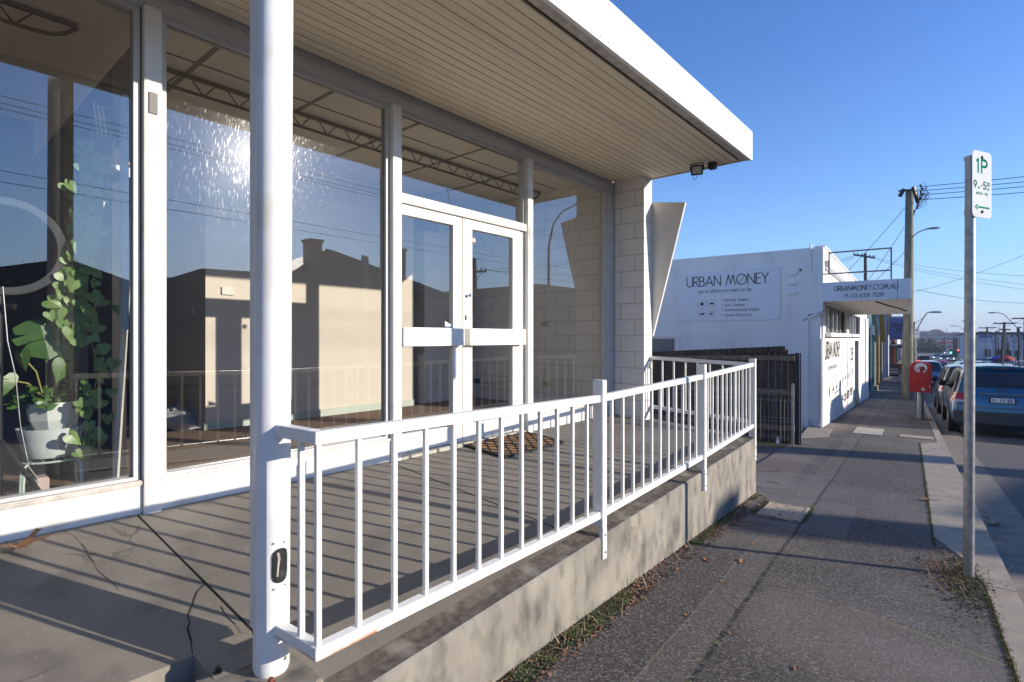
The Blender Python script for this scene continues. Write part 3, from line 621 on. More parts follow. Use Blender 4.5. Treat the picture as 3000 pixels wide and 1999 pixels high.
fl = empty('floodlight', (-2.33, 5.98, 2.945), 0, 'small black floodlight hanging under the end of the canopy', 'floodlight')
mb = MB(); mb.box(-2.30, -2.22, 6.06, 6.14, 2.87, 2.944); mb.build('mounting_box', dark_metal, fl, bevel=.006, keep=True)
nrm = Vector((.35, -.86, -.36)).normalized(); fr_ = nrm.cross(Vector((0, 0, 1))).normalized(); fu = fr_.cross(nrm); fc = Vector((-2.37, 5.93, 2.84))
mb = MB(); mb.bar(fc-nrm*.0, fc-nrm*.05, .13, .11, up=fu); mb.build('lamp_housing', black_pl, fl, bevel=.008, keep=True)
mb = MB(); mb.prism([fc+nrm*.002+fr_*a_+fu*b_ for a_, b_ in ((-.048, -.038), (.048, -.038), (.048, .038), (-.048, .038))], nrm*.003); lp = mb.build('lens', M('lens', (.42, .43, .40), .25, (.3, .31, .29), 30), fl, keep=True)
mb = MB(); mb.prism([fc+nrm*.0062+fr_*a_+fu*b_ for a_, b_ in ((-.010, -.010), (.010, -.010), (.010, .010), (-.010, .010))], nrm*.001); mb.build('led', M('led', (.6, .5, .15), .4), lp, keep=True)
mb = MB(); mb.tube([fc-nrm*.02-fr_*.07, fc-nrm*.02-fr_*.07+Vector((0, 0, .07)), Vector((-2.33, 5.99, 2.93)), fc-nrm*.02+fr_*.07+Vector((0, 0, .07)), fc-nrm*.02+fr_*.07], .006, 6); mb.build('bracket', dark_metal, fl, keep=True)
mb = MB(); mb.tube([fc-nrm*.05-fu*.04, fc-nrm*.06-fu*.08, fc-nrm*.03-fu*.105+fr_*.02, fc-nrm*.02-fu*.09+fr_*.04, fc-nrm*.06-fu*.02+fr_*.02, (-2.26, 6.08, 2.88)], .0035, 6); mb.build('cable', black_pl, fl, keep=True)

# ---------------------------------------------------------------- railing
rl = empty('railing', (-1.62, 2.7, -.15), 0, 'low white steel railing with square balusters round the terrace edge', 'railing')
rust_steel = M('rusting_steel', (.83, .81, .76), .45, (.74, .72, .67), 14, .6)
rz = mathn(rust_steel, 'MULTIPLY', band(rust_steel, xyz(rust_steel)[2], -.045, .016, .016), mathn(rust_steel, 'MINIMUM', 1, mathn(rust_steel, 'MULTIPLY', mathn(rust_steel, 'MAXIMUM', 0, mathn(rust_steel, 'SUBTRACT', noise(rust_steel, 7, 5), .38)), 8.0)))
rz = mathn(rust_steel, 'MULTIPLY', rz, mathn(rust_steel, 'LESS_THAN', mathn(rust_steel, 'ADD', xyz(rust_steel)[1], mathn(rust_steel, 'MULTIPLY', noise(rust_steel, 9, 3), .5)), 1.36)); mixin(rust_steel, rz, (.42, .15, .03))
C0 = (-1.566, .894); P1 = (-1.663, 2.723); P2 = (-1.752, 4.486); P3 = (-1.878, 6.26)
def rail(p, q, zt0, zt1, zb0, zb1, trim0=0.0, trim1=0.0, rusty=False):
    d = Vector((q[0]-p[0], q[1]-p[1], 0)); L_ = d.length; d /= L_
    a = Vector((p[0], p[1], 0))+d*trim0; b = Vector((q[0], q[1], 0))-d*trim1
    A0, B0 = a+Vector((0, 0, zt0)), b+Vector((0, 0, zt1))
    MB().bar(A0-Vector((0, 0, .02)), B0-Vector((0, 0, .02)), .04, .04).build('top_rail', white_steel, rl, bevel=.002, keep=True)
    A1, B1 = a+Vector((0, 0, zb0)), b+Vector((0, 0, zb1))
    MB().bar(A1+Vector((0, 0, .02)), B1+Vector((0, 0, .02)), .04, .04).build('bottom_rail', rust_steel if rusty else white_steel, rl, bevel=.002, keep=True)
def balusters(p, q, n0, n1, N, zt0, zt1, zb0, zb1):
    for i in range(n0, n1):
        t_ = i/N; x_ = p[0]+(q[0]-p[0])*t_; y_ = p[1]+(q[1]-p[1])*t_; z0 = zb0+(zb1-zb0)*t_+.04; z1 = zt0+(zt1-zt0)*t_-.04
        MB().box(x_-.009, x_+.009, y_-.009, y_+.009, z0, z1).build('baluster', white_steel, rl, bevel=.0015, keep=True)
zT = [.683, .643, .669, .699]; zB = [-.027, -.068, -.041, -.012]
zB = [b_+.0 for b_ in zB]; OFF = 0
rail(C0, P1, zT[0], zT[1], zB[0], zB[1], -.02, .0, True); rail(P1, P2, zT[1], zT[2], zB[1], zB[2], .02, .02); rail(P2, P3, zT[2], zT[3], zB[2], zB[3], .02, .02)
for p, q, i in ((C0, P1, 0), (P1, P2, 1), (P2, P3, 2)):
    balusters(p, q, 0 if i == 0 else 1, 12, 12, zT[i], zT[i+1], zB[i], zB[i+1])
for p, zt_, zb_ in ((P1, .73, -.30), (P2, .752, -.30), (P3, .745, -.37)):
    x_, y_ = p
    mb = MB(); mb.box(x_-.034, x_+.034, y_-.024, y_+.024, zT[0]-.80, zt_); mb.box(x_+.006, x_+.036, y_-.022, y_+.022, zb_, zT[0]-.80)
    po_ = mb.build('post', white_steel, rl, bevel=.003, keep=True)
    [MB().tube([(x_+.03, y_, zb_+dz_), (x_+.042, y_, zb_+dz_)], .007, 6).build('bolt', galv, po_, keep=True) for dz_ in (.04, .14)]
# short return to the round post, and the end panel back to the block wall
rail((C0[0]-.02, C0[1]), (-1.785, .880), zT[0], zT[0], zB[0], zB[0], 0, 0, True)
MB().box(-1.665, -1.647, .878, .896, zB[0]+.04, zT[0]-.04).build('baluster', white_steel, rl, bevel=.0015, keep=True)
E0 = (-3.07, 6.24); rail(E0, (P3[0]-.03, 6.24), .745, .70, .10, .03, 0, 0); balusters(E0, (P3[0]-.03, 6.24), 0, 8, 8, .745, .70, .10, .03)

# ---------------------------------------------------------------- doormat, with its rubber lattice
ma = empty('doormat', (-3.28, 3.85, -.02), 0, 'brown coir doormat with a black diamond rubber grid in front of the glass doors', 'doormat')
def mt(u, v, h=0): x_ = -3.495+.47*v; y_ = 3.43+.86*u; return (x_, y_, zf(x_, y_)+.006+h)
mb = MB(); mb.grid([[mt(i/10, j/6, .009) for j in range(7)] for i in range(11)]); mb.build('coir_top', coir, ma, keep=True)
mb = MB()
for (u0, v0), (u1, v1) in (((0, 0), (1, 0)), ((1, 0), (1, 1)), ((1, 1), (0, 1)), ((0, 1), (0, 0))): mb.bar(mt(u0, v0, .007), mt(u1, v1, .007), .03, .016)
import itertools
for s_ in (1, -1):
    for k_ in range(-3, 12):
        a_ = k_/8.0; seg = []
        for i in range(13):
            v_ = i/12; u_ = a_+s_*v_*.42+(0 if s_ > 0 else .42)
            if 0 <= u_ <= 1: seg.append(mt(u_, v_, .012))
        if len(seg) > 1: mb.bar(seg[0], seg[-1], .007, .006)
mb.build('rubber_grid', rubber, ma, keep=True)

# ================================================================ STREET BUILDINGS (street coordinates a across, b along)
def Bs(name, m, *boxes, parent=None, bevel=0):              # boxes in street coordinates
    mb = MB(SF)
    for b in boxes: mb.box(*b)
    return mb.build(name, m, parent, bevel=bevel, keep=True)
def Pa(a): return lambda b, z: S(a, b, z)
EXv = Vector((EX[0], EX[1], 0)); EYv = Vector((EY[0], EY[1], 0)); UP = Vector((0, 0, 1))
# ---- timber boundary fence and the mesh gate
fe = empty('paling_fence', S(-3, 10.95, gz(10.9)), TH, 'dark weathered paling fence behind the wire gate, beside the white shop wall', 'fence')
rr = random.Random(5)
a = -6.5
mbp = MB(SF)
while a < -1.74:
    wd = .115+rr.uniform(-.006, .006); top = .70+(.08*(a+3)/1.5 if a > -4.5 else -.08)+rr.uniform(-.012, .008)
    if a > -1.86: top -= .09
    mbp.box(a, a+wd-.006, 10.98+rr.uniform(0, .012), 11.0+rr.uniform(0, .01), gz(10.9)-.05, top-.0); a += wd
mbp.build('palings', timber_old, fe, keep=True)
for z_ in (.60, -.02, -.68): Bs('fence_rail', timber_rail, (-6.5, -1.68, 10.93, 10.978, z_-.045, z_+.045), parent=fe)
cp = MB(SF); a = -6.5
while a < -1.88:
    cp.box(a, a+.10, 10.90, 10.928, .655+(.085*(a+3)/1.5 if a > -4.5 else -.085), .76+(.085*(a+3)/1.5 if a > -4.5 else -.085)); a += .104
cp.build('capping', timber_old, fe, keep=True)
for a0, lab in ((-1.665, 'l'), (-1.585, 'r')):
    o = Bs('fence_post', navy_post, (a0, a0+(.065 if lab == 'l' else .02), 10.86, 10.93, gz(10.9)-.02, .70), bevel=.004)
    tag(o, 'wide dark navy steel post at the street end of the paling fence' if lab == 'l' else 'thin dark steel upright just street side of the wide navy post', 'post', 'steel fence uprights')
o = Bs('fence_post', galv, (-1.70, -1.655, 10.72, 10.765, gz(10.75)-.01, .16), bevel=.006); tag(o, 'short galvanised square post at the end of the wire mesh panel', 'post')
wg = empty('mesh_fence', S(-3.4, 10.75, gz(10.75)), TH, 'galvanised loop top wire mesh panel in front of the paling fence', 'wire fence')
wm = MB(SF); a = -5.2
while a < -1.70:
    wm.tube([(a, 10.74, gz(10.75)+.06), (a, 10.74, -.15), (a+.012, 10.70, -.06), (a+.022, 10.74, -.15)], .0028, 4, caps=False); a += .0665
for z_ in (-.06, -.15, -.165, -.47, -.53, -.80, -.84): wm.tube([(-5.2, 10.74 if z_ < -.1 else 10.70, z_+.0), (-1.70, 10.74 if z_ < -.1 else 10.70, z_)], .0028, 4, caps=False)
wm.build('mesh', galv, wg, keep=True)
o = MB(SF).lathe([(0, 0), (.028, 0), (.03, .06), (.012, .11), (.012, .13), (0, .13)], 10, c=(-1.93, 10.80, gz(10.8)-.01)).build('plastic_bottle', sign_white, None, smooth=True); tag(o, 'small white bottle lying at the foot of the paling fence', 'bottle')

# ---- the white loan office
um = empty('office_building', S(-5, 22, gz(22)), TH, 'long low white rendered office with lettering on its street front and side', 'office')
W0, W1 = 14.25, 30.9
mb = MB(SF); mb.box(-9, -1.90, W0, W0+.2, -1.4, 3.06); mb.box(-1.90, -1.60, W0+.0, W0+.25, 1.52, 3.06)
mb.prism([(-2.02, W0, 1.40), (-1.60, W0, 1.60), (-1.60, W0, 1.56), (-2.0, W0, 1.36)], (0, .2, 0))
mb.build('side_wall', um_white, um, keep=True)
Bs('side_recess', um_white, (-1.90, -1.66, W0+.07, W0+.2, -1.4, 1.52), parent=um)
Bs('corner_strip', um_white, (-1.66, -1.625, W0+.0, W0+.07, -1.3, .95), parent=um)
Bs('front_wall', um_white, (-1.80, -1.63, W0+.26, 23.6, -2.0, 1.10), (-1.80, -1.63, W0+.26, W1, 1.80, 3.10), (-1.80, -1.63, 25.5, W1, -2.4, 1.10), (-1.80, -1.63, 20.45, 21.15, 1.10, 1.80), (-1.80, -1.63, 26.35, W1, 1.1, 1.8), (-1.80, -1.63, 23.6, 25.5, .86, 1.10), (-1.80, -1.63, W0+.26, 15.05, 1.1, 1.8), parent=um)
Bs('pier', um_white, (-1.82, -1.58, 29.2, W1+.1, -2.4, 1.85), parent=um)
Bs('parapet_cap', fascia_m, (-1.80, -1.58, W0+.26, W1+.1, 3.103, 3.13), parent=um)
Bs('gutter', alu, (-1.628, -1.50, W0+.3, W1, 2.62, 2.78), parent=um)
Bs('roof', grey_wall_far, (-9, -1.85, W0+.2, W1, 2.7, 2.75), parent=um)
dr = Bs('door', M('dark_door', (.05, .045, .04), .6), (-2.0, -1.95, 23.6, 25.5, -1.7, .86), parent=um); Bs('door_step', M('yellow_edge', (.5, .42, .06), .7), (-1.95, -1.66, 23.7, 25.5, gz(24)-.05, gz(24)+.10), parent=um)
for w0, w1, npn in ((15.1, 20.4, 5), (21.2, 26.3, 4)):
    wf = Bs('window', M('bronze_frame', (.10, .09, .08), .5), (-1.78, -1.70, w0, w1, 1.76, 1.80), (-1.78, -1.70, w0, w1, 1.10, 1.13), (-1.78, -1.69, w0, w0+.06, 1.13, 1.76), (-1.78, -1.69, w1-.06, w1, 1.13, 1.76), parent=um)
    for i in range(1, npn):
        yy = w0+(w1-w0)*i/npn; Bs('window_bar', white_paint if i % 2 else alu, (-1.76, -1.70, yy-.03, yy+.03, 1.13, 1.76), parent=wf)
    pn = MB(SF); pn.quad((-1.74, w0, 1.12), (-1.74, w1, 1.12), (-1.74, w1, 1.78), (-1.74, w0, 1.78)); pn.build('window_pane', M('office_glass', (.16, .18, .19), .08, (.10, .11, .12), 1.5, spec=.8), wf, keep=True)
    Bs('window_sill', um_white, (-1.78, -1.50, w0-.25, w1+.3, 1.0, 1.095), parent=um)
aw = Bs('awning', um_sign, (-1.60, .02, W0-.005, W0+.05, 1.80, 2.235), (-.02, .03, W0+.05, 23.5, 1.78, 2.23), (-1.62, -.02, W0+.05, 23.5, 2.19, 2.22), parent=um)
Bs('awning_lining', M('awning_lining', (.62, .58, .52), .7, (.55, .51, .46), 5, .7, stain=((.25, .2, .16), 7, .68, .74)), (-1.62, -.03, W0+.055, 23.45, 1.81, 1.83), parent=aw)
Bs('awning_joint', dark_metal, (-.215, -.208, W0-.008, W0-.004, 1.81, 2.23), parent=aw)
ck = MB(SF); ck.tube([(-.62, 15.0, 1.806), (-.40, 17.5, 1.804), (-.27, 18.5, 1.806), (-.08, 20.8, 1.806)], .022, 6); ck.build('lining_crack', black_pl, aw, keep=True)
strokes('URBANMONEY.COM.AU', S(-1.37, W0-.006, 2.03), EXv, UP, 1.17, .105, .011, ink, um, 'awning_lettering', slash_at=0)
strokes('P: 03 6331 7539', S(-1.16, W0-.006, 1.87), EXv, UP, .71, .085, .0095, ink, um, 'awning_lettering')
fr2 = empty('sign_rack', S(-.9, W0+.1, 2.235), TH, 'bare rusty grey steel sign frame standing on the awning roof', 'sign frame')
mb = MB(SF)
for p, q in (((-1.49, W0+.1, 2.42), (-1.49, W0+.1, 2.93)), ((-.32, W0+.1, 2.22), (-.32, W0+.1, 2.93)), ((-1.49, W0+.1, 2.92), (-.32, W0+.1, 2.92)), ((-1.62, W0+.1, 2.44), (-.32, W0+.1, 2.44))): mb.bar(p, q, .035, .03)
mb.build('tubing', M('frame_grey', (.20, .17, .17), .6, (.28, .22, .2), 20), fr2, keep=True)
# wall sign on the side wall
us = empty('wall_sign', S(-3.7, W0-.02, 1.41), TH, 'large pale rectangular sign panel listing loans on the side wall of the white office', 'sign')
Bs('panel', um_sign, (-4.91, -2.49, W0-.022, W0-.002, 1.41, 2.675), parent=us)
mb = MB(SF)
for a_ in (-4.88, -4.30, -3.70, -3.10, -2.52):
    for z_ in (1.44, 2.645): mb.tube([(a_, W0-.022, z_), (a_, W0-.027, z_)], .012, 8)
mb.build('panel_screws', trim_grey, us, keep=True)
strokes('URBAN MONEY', S(-4.72, W0-.023, 2.30), EXv, UP, 1.97, .25, .022, ink, us, 'sign_lettering', slash_at=0)
text('get to where you want to be.', S(-4.42, W0-.023, 2.095), EXv, UP, 1.30, .13, ink, us, 'sign_lettering', bold=-.006)
for i, ln in enumerate(('· home loans', '· car loans', '· commercial loans', '· asset finance')):
    wdt = (.56, .47, .80, .62)[i]; text(ln[2:], S(-3.76, W0-.023, 1.885-i*.125), EXv, UP, wdt, .085 if i in (0, 2) else .08, ink, us, 'sign_lettering', bold=-.006)
mb = MB(SF)
for i in range(4): mb.box(-3.835, -3.812, W0-.0245, W0-.0225, 1.915-i*.125, 1.938-i*.125)
mb.build('bullets', ink, us, keep=True)
def ring(mb, P, r0, r1, n=40):
    for i in range(n):
        a0, a1 = 2*math.pi*i/n, 2*math.pi*(i+1)/n
        mb.quad(*[P(r_*math.cos(a_), r_*math.sin(a_)) for r_, a_ in ((r0, a0), (r1, a0), (r1, a1), (r0, a1))])
ICON = {'house': [[(-.5, -.55), (.5, -.55), (.5, .1), (-.5, .1)], [(-.75, .02), (0, .68), (.75, .02)], [(.3, .3), (.5, .3), (.5, .65), (.3, .65)]],
        'car': [[(-.85, -.25), (.85, -.25), (.9, .05), (.4, .12), (-.9, .0)], [(-.45, .05), (-.2, .38), (.35, .38), (.6, .1)], [(-.6, -.4), (-.3, -.4), (-.3, -.2), (-.6, -.2)], [(.35, -.4), (.65, -.4), (.65, -.2), (.35, -.2)]],
        'factory': [[(-.7, -.5), (.7, -.5), (.7, -.1), (-.7, -.1)], [(-.7, -.1), (-.7, .2), (-.3, -.1)], [(-.3, -.1), (-.3, .2), (.1, -.1)], [(.1, -.1), (.1, .2), (.45, -.1)], [(.48, -.1), (.7, -.1), (.66, .55), (.52, .55)]],
        'forklift': [[(-.6, -.35), (.3, -.35), (.3, .0), (-.6, .0)], [(-.45, .0), (-.35, .0), (-.25, .6), (-.35, .6)], [(-.35, .5), (.15, .5), (.15, .6), (-.35, .6)], [(.1, .6), (.2, .6), (.3, .0), (.2, .0)], [(.42, -.4), (.52, -.4), (.52, .65), (.42, .65)], [(.42, -.4), (.85, -.4), (.85, -.32), (.42, -.32)], [(-.5, -.6), (-.25, -.6), (-.25, -.35), (-.5, -.35)], [(.05, -.6), (.3, -.6), (.3, -.35), (.05, -.35)]]}
def icon(P, k, r, parent, nm='icon'):
    mb = MB()
    for poly in ICON[k]: mb.quad(*[P(x*r, y*r) for x, y in poly])
    return mb.build(nm, ink, parent, keep=True)
for i, (ca, cz, k_) in enumerate(((-4.33, 1.845, 'house'), (-4.09, 1.85, 'car'), (-4.33, 1.60, 'factory'), (-4.09, 1.60, 'forklift'))):
    P = lambda x, y: S(ca+x, W0-.026, cz+y); mb = MB(); ring(mb, P, .101, .106); mb.build('icon_ring', gold, us, keep=True); icon(P, k_, .07, us)
# front lettering (painted on the street wall)
fx = -1.627
def PF(b0, z0): return lambda x, y: S(fx, b0+x, z0+y)
strokes('URBAN MONEY', S(fx, 14.85, .46), EYv, UP, 3.5, .40, .055, ink, um, 'wall_lettering', slash_at=0)
text('get to where you want to be.', S(fx, 15.4, .10), EYv, UP, 2.2, .2, ink, um, 'wall_lettering')
GL['2'] = (.5, [arc(.25, .74, .25, .26, 170, -30, 12)+[(0, 0), (.5, 0)]]); GL['8'] = (.5, [arc(.25, .75, .21, .23, 0, 360, 18), arc(.25, .26, .25, .26, 0, 360, 18)])
strokes('28', S(fx, 21.8, .22), EYv, UP, 1.0, .40, .07, ink, um, 'wall_lettering')
for i in range(9):
    b0 = 15.75+i*.86; z0 = -.38+i*.025-.02; P = PF(b0, z0); mb = MB(); ring(mb, P, .30, .325); mb.build('icon_ring', gold if i in (0, 1, 2, 3, 6) else M('ring_dark', (.2, .17, .15), .6), um, keep=True)
    icon(P, ('house', 'car', 'factory', 'forklift')[i % 4], .19, um)
strokes('P: 03 6331 7539', S(fx, 19.0, -.98), EYv, UP, 3.6, .20, .06, ink, um, 'wall_lettering')
# things on the side wall
for z_ in (2.49, 2.25, 2.03):
    pass
lb = empty('wall_ladder', S(-2.23, W0-.04, 2.0), TH, 'three short white boards fixed like rungs beside the sign panel', 'wall bracket')
for z_ in (2.46, 2.235, 2.01): Bs('board', um_white, (-2.32, -2.13, W0-.05, W0-.003, z_, z_+.06), parent=lb)
Bs('upright', um_white, (-2.21, -2.195, W0-.012, W0-.003, 2.01, 2.5), parent=lb)
o = MB(SF).tube([(-2.06, W0-.002, 2.56), (-2.06, W0-.05, 2.56)], .025, 10).build('security_camera', black_pl, None, smooth=True); tag(o, 'tiny round black camera on the office side wall right of the sign', 'camera')
mb = MB(SF); mb.tube([(-1.85, W0-.03, 2.52), (-1.85, W0-.03, 3.10), (-1.85, W0+.03, 3.15), (-1.85, W0+.10, 3.12)], .018, 8); o = mb.build('vent_pipe', um_white, None, smooth=True); tag(o, 'thin white pipe hooked over the top of the office side wall', 'pipe')
wf = Bs('window', um_white, (-5.75, -4.92, W0-.03, W0-.001, 1.0, 1.06), (-5.0, -4.92, W0-.03, W0-.001, .3, 1.0), parent=um, bevel=.003); Bs('window_pane', M('office_side_glass', (.12, .14, .16), .2), (-5.7, -5.06, W0-.006, W0-.001, .3, .95), parent=wf)
mb = MB(SF); mb.tube([(-1.88, W0+.03, -.95), (-1.83, W0-.02, -1.02), (-1.72, W0-.05, -1.05), (-1.66, W0-.02, -1.03)], .02, 8); o = mb.build('drain_pipe', alu, None, smooth=True); tag(o, 'short grey curved pipe at the foot of the office side wall', 'pipe')

# ---- shops further down the left side
def ATa(px, a):                                             # pixel column on the plane a -> b
    u = (px-1500)/F; dx, dy = FWX+u*RTX, FWY+u*RTY; t = a/(dx*EX[0]+dy*EX[1]); return t*(dx*EY[0]+dy*EY[1])
teal = M('teal_paint', (.03, .16, .19), .5, (.02, .11, .14), 4, .6); cream = M('cream_paint', (.55, .40, .18), .6, (.45, .32, .14), 3)
weather = M('weatherboard', (.36, .37, .42), .7, (.30, .31, .35), 3, .5); pink_brick = M('pale_brick', (.50, .40, .34), .85, (.38, .30, .25), 4, .8); add_blocks(pink_brick, 'XZ', (.2, .16, .14), course=.09, length=.26)
s1 = empty('shop_building', S(-4, 34.5, gz(34)), TH, 'narrow shop with teal window frames just past the white office', 'shop')
Bs('wall', pink_brick, (-8, -1.66, 31.1, 31.4, -2.6, 3.2), (-1.9, -1.60, 31.0, 31.5, 1.0, 3.0), parent=s1)
Bs('stall_riser', teal, (-2.1, -1.66, 31.4, 37.6, -2.6, -1.7), parent=s1)
for i in range(5): Bs('window_frame', teal if i % 2 else M('teal_light', (.25, .42, .45), .5), (-1.74, -1.62, 31.5+i*1.45, 31.72+i*1.45, -1.7, 1.5), parent=s1)
Bs('shop_window', dark_glass, (-1.80, -1.76, 31.4, 37.6, -1.7, 1.5), parent=s1); Bs('upper_wall', teal, (-2.1, -1.66, 31.4, 37.6, 1.5, 3.0), parent=s1)
Bs('door_stone', concrete_kerb, (-1.66, -1.45, 36.8, 37.6, gz(37)-.05, gz(37)+.28), parent=s1)
s2_ = empty('shop_building', S(-4, 44, gz(44)), TH, 'shop with cream and amber pillars between the teal shop and the weatherboard wall', 'shop')
Bs('wall', cream, (-8, -1.75, 38.0, 38.3, -2.8, 3), (-1.85, -1.60, 38.0, 38.5, -2.8, 1.6), (-1.85, -1.62, 43.0, 43.5, -2.8, 1.6), (-1.85, -1.62, 48.0, 48.5, -2.8, 1.6), (-2.1, -1.70, 38, 54, 1.4, 2.0), parent=s2_)
Bs('shop_window', dark_glass, (-1.95, -1.90, 38.3, 54, -2.8, 1.5), parent=s2_); Bs('red_fringe', M('fringe', (.25, .05, .04), .8), (-1.62, -1.55, 38.1, 42.5, 1.2, 1.5), parent=s2_)
bo = Bs('notice_board', cream, (-1.34, -1.30, 41.9, 42.0, -.9, 1.1), parent=None); bo = tag(bo, 'tall narrow cream sign board with a column of small letters', 'sign')
for i in range(12):
    Bs('letter', ink, (-1.335, -1.31, 41.885, 41.899, .98-i*.155-.07, .98-i*.155), parent=bo)
# hanging surfboard-like shop signs
for (px, col_, lab, bb) in ((2562, (.30, .25, .17), 'tan curved board hanging above the footpath, left of the amber one', 33.5), (2584, (.42, .20, .01), 'amber curved board hanging above the footpath beside the tan one', 34.5)):
    a0, _, z0 = at(px, 1040, bb); m_ = M('hanging_board', col_, .5)
    mb = MB(SF); pts = []
    for i in range(11):
        t_ = i/10; pts.append((a0-.13+.10*t_*t_, bb, 2.3-1.55*t_))
    for i in range(11):
        t_ = 1-i/10; pts.append((a0+.10+.16*t_*(1-t_)+.06*t_*t_-.05*(1-t_), bb, 2.3-1.55*t_))
    mb.prism(pts, (0, .06, 0)); o = mb.build('hanging_sign', m_, None, bevel=.01); tag(o, lab, 'sign')
ta_ = at(2548, 960, 32.5)[0]
o = MB(SF).prism([(ta_, 32.3, 1.75), (ta_+.20, 32.3, 1.55), (ta_+.22, 32.3, 1.10), (ta_+.03, 32.3, 1.15)], (0, .03, 0)).build('hanging_sign', sign_white, None); tag(o, 'small white shield shaped sign by the brick pier', 'sign')
o = MB(SF).prism([(at(2563, 1, 35)[0], 35, 1.5), (at(2572, 1, 35)[0], 35, 2.0), (at(2583, 1, 35)[0], 35, 1.5), (at(2583, 1, 35)[0], 35, 1.05), (at(2565, 1, 35)[0], 35, 1.05)], (0, .04, 0)).build('hanging_sign', M('pale_blue', (.42, .52, .68), .6), None); tag(o, 'pale blue house shaped sign hanging behind the curved boards', 'sign')
s3_ = empty('shop_building', S(-4, 60, gz(60)), TH, 'grey blue weatherboard building with a blank side wall facing up the street', 'building')
mb = MB(SF); a0, a1 = -4.5, -1.56; z = gz(57)-.1
while z < 5.2:
    mb.hexa([(a0, 56.98, z), (a1, 56.98, z), (a1, 57.1, z), (a0, 57.1, z), (a0, 57.015, z+.155), (a1, 57.015, z+.155), (a1, 57.1, z+.155), (a0, 57.1, z+.155)]); z += .16
mb.build('side_wall', weather, s3_, keep=True); Bs('vent_slot', black_pl, (-2.1, -1.72, 56.95, 56.99, .78, .86), parent=s3_)
Bs('front_wall', weather, (-4.5, -1.57, 57.1, 63, -3, 5.2), parent=s3_); Bs('corner_board', M('corner_grey', (.12, .12, .15), .6), (-1.56, -1.50, 56.96, 57.1, -3, 2.6), parent=s3_); Bs('pilaster', cream, (-1.56, -1.25, 57.2, 57.4, 1.2, 5), parent=s3_)
def farshop(b0, b1, h, m, lab, a=-1.65, awn=None, extra=()):
    e = empty('shop_building', S(a-3, (b0+b1)/2, gz(b0)), TH, lab, 'shop', 'shops further down the left side of the street')
    Bs('wall', m, (a-8, a, b0, b0+.3, gz(b0)-.5, gz(b0)+h), (a-.3, a, b0+.3, b1, gz(b0)+2.6, gz(b0)+h), (a-.3, a, b1-.5, b1, gz(b0)-1, gz(b0)+h), parent=e)
    Bs('shop_window', dark_glass, (a-.35, a-.3, b0, b1, gz(b0)-1, gz(b0)+2.6), parent=e)
    if awn: Bs('awning', awn, (a, a+1.25, b0+.4, b1-.2, gz(b0)+2.6, gz(b0)+2.85), parent=e)
    for nm, m_, bx in extra: Bs(nm, m_, bx, parent=e)
    return e
orange = M('orange_paint', (.50, .07, .02), .6); navy = M('navy_paint', (.012, .015, .035), .6); cream2 = M('pale_render', (.52, .50, .47), .8)
farshop(63.3, 73, 4.2, navy, 'dark navy shopfront right after the weatherboard building', awn=navy)
farshop(73.3, 84, 4.0, cream2, 'pale shopfront with an orange pillar and door surround', extra=(('pillar', orange, (-1.65, -1.3, 73.2, 73.9, gz(74)-.1, 1.0)), ('low_wall', orange, (-1.65, -.6, 76, 76.4, gz(76)-.1, gz(76)+.8))))
farshop(84.3, 110, 4.4, navy, 'long dark shopfront furthest along the left footpath', awn=navy)
farshop(110.5, 150, 5, cream2, 'pale building at the far end of the left footpath')
# blue hanging shop sign with script
bs_ = empty('hanging_sign', S(-.7, 50, .85), TH, 'square blue sign with dark script lettering hung over the footpath', 'sign')
sg0 = at(2605, 930, 50); sg1 = at(2664, 995, 50)
Bs('board', M('sign_blue', (.085, .14, .36), .5), (sg0[0], sg1[0], 50, 50.06, .84, 2.52), parent=bs_); Bs('bracket', black_pl, (-1.6, sg1[0], 50, 50.05, 2.54, 2.58), parent=bs_)
text('Olivia', S(sg0[0]+.06, 49.99, 1.78), EXv, Vector((.12, 0, 1)), .86, .30, ink, bs_, 'sign_lettering', bold=.02)
text('Jones', S(sg0[0]+.34, 49.99, 1.42), EXv, Vector((.12, 0, 1)), .86, .30, ink, bs_, 'sign_lettering', bold=.02)
# A-frame boards and hanging OPEN sign
def aframe(a0, b0, w_, h_, lines, lab):
    e = empty('a_frame_sign', S(a0, b0, gz(b0)), TH, lab, 'sign', 'black footpath boards')
    z0 = gz(b0)
    Bs('panel', black_pl, (a0-w_/2, a0+w_/2, b0, b0+.03, z0+.08, z0+h_), (a0-w_/2, a0+w_/2, b0+.35, b0+.38, z0+.02, z0+h_-.03), parent=e)
    for s_, zz, hh in lines: text(s_, S(a0-w_*.42, b0-.005, z0+zz), EXv, UP, w_*.84, hh, sign_white, e)
aframe(at(2619, 1, 60)[0], 60, .72, 1.15, (('OPEN', .30, .2), ('GARDEN', .62, .12)), 'black footpath board reading open, nearer of the two on the left footpath')
aframe(at(2633, 1, 68)[0], 68, .9, .6, (('OPEN', .2, .16),), 'low red and white board beyond the black one')
o = Bs('hanging_sign', navy, (at(2610, 1, 62)[0], at(2624, 1, 62)[0], 62, 62.05, .05, .50)); tag(o, 'small dark hanging sign reading open outside the dark shop', 'sign'); text('OPEN', S(at(2610, 1, 62)[0]+.05, 61.99, .2), EXv, UP, .42, .14, sign_white, o)
o = MB(SF).prism([(at(2616, 1, 70)[0], 70, .6), (at(2616, 1, 70)[0], 70, 2.0), (at(2626, 1, 70)[0], 70, 1.3)], (0, .03, 0)).build('pennant', sign_white, None); tag(o, 'white triangular flag on a red bracket over the left footpath', 'flag')

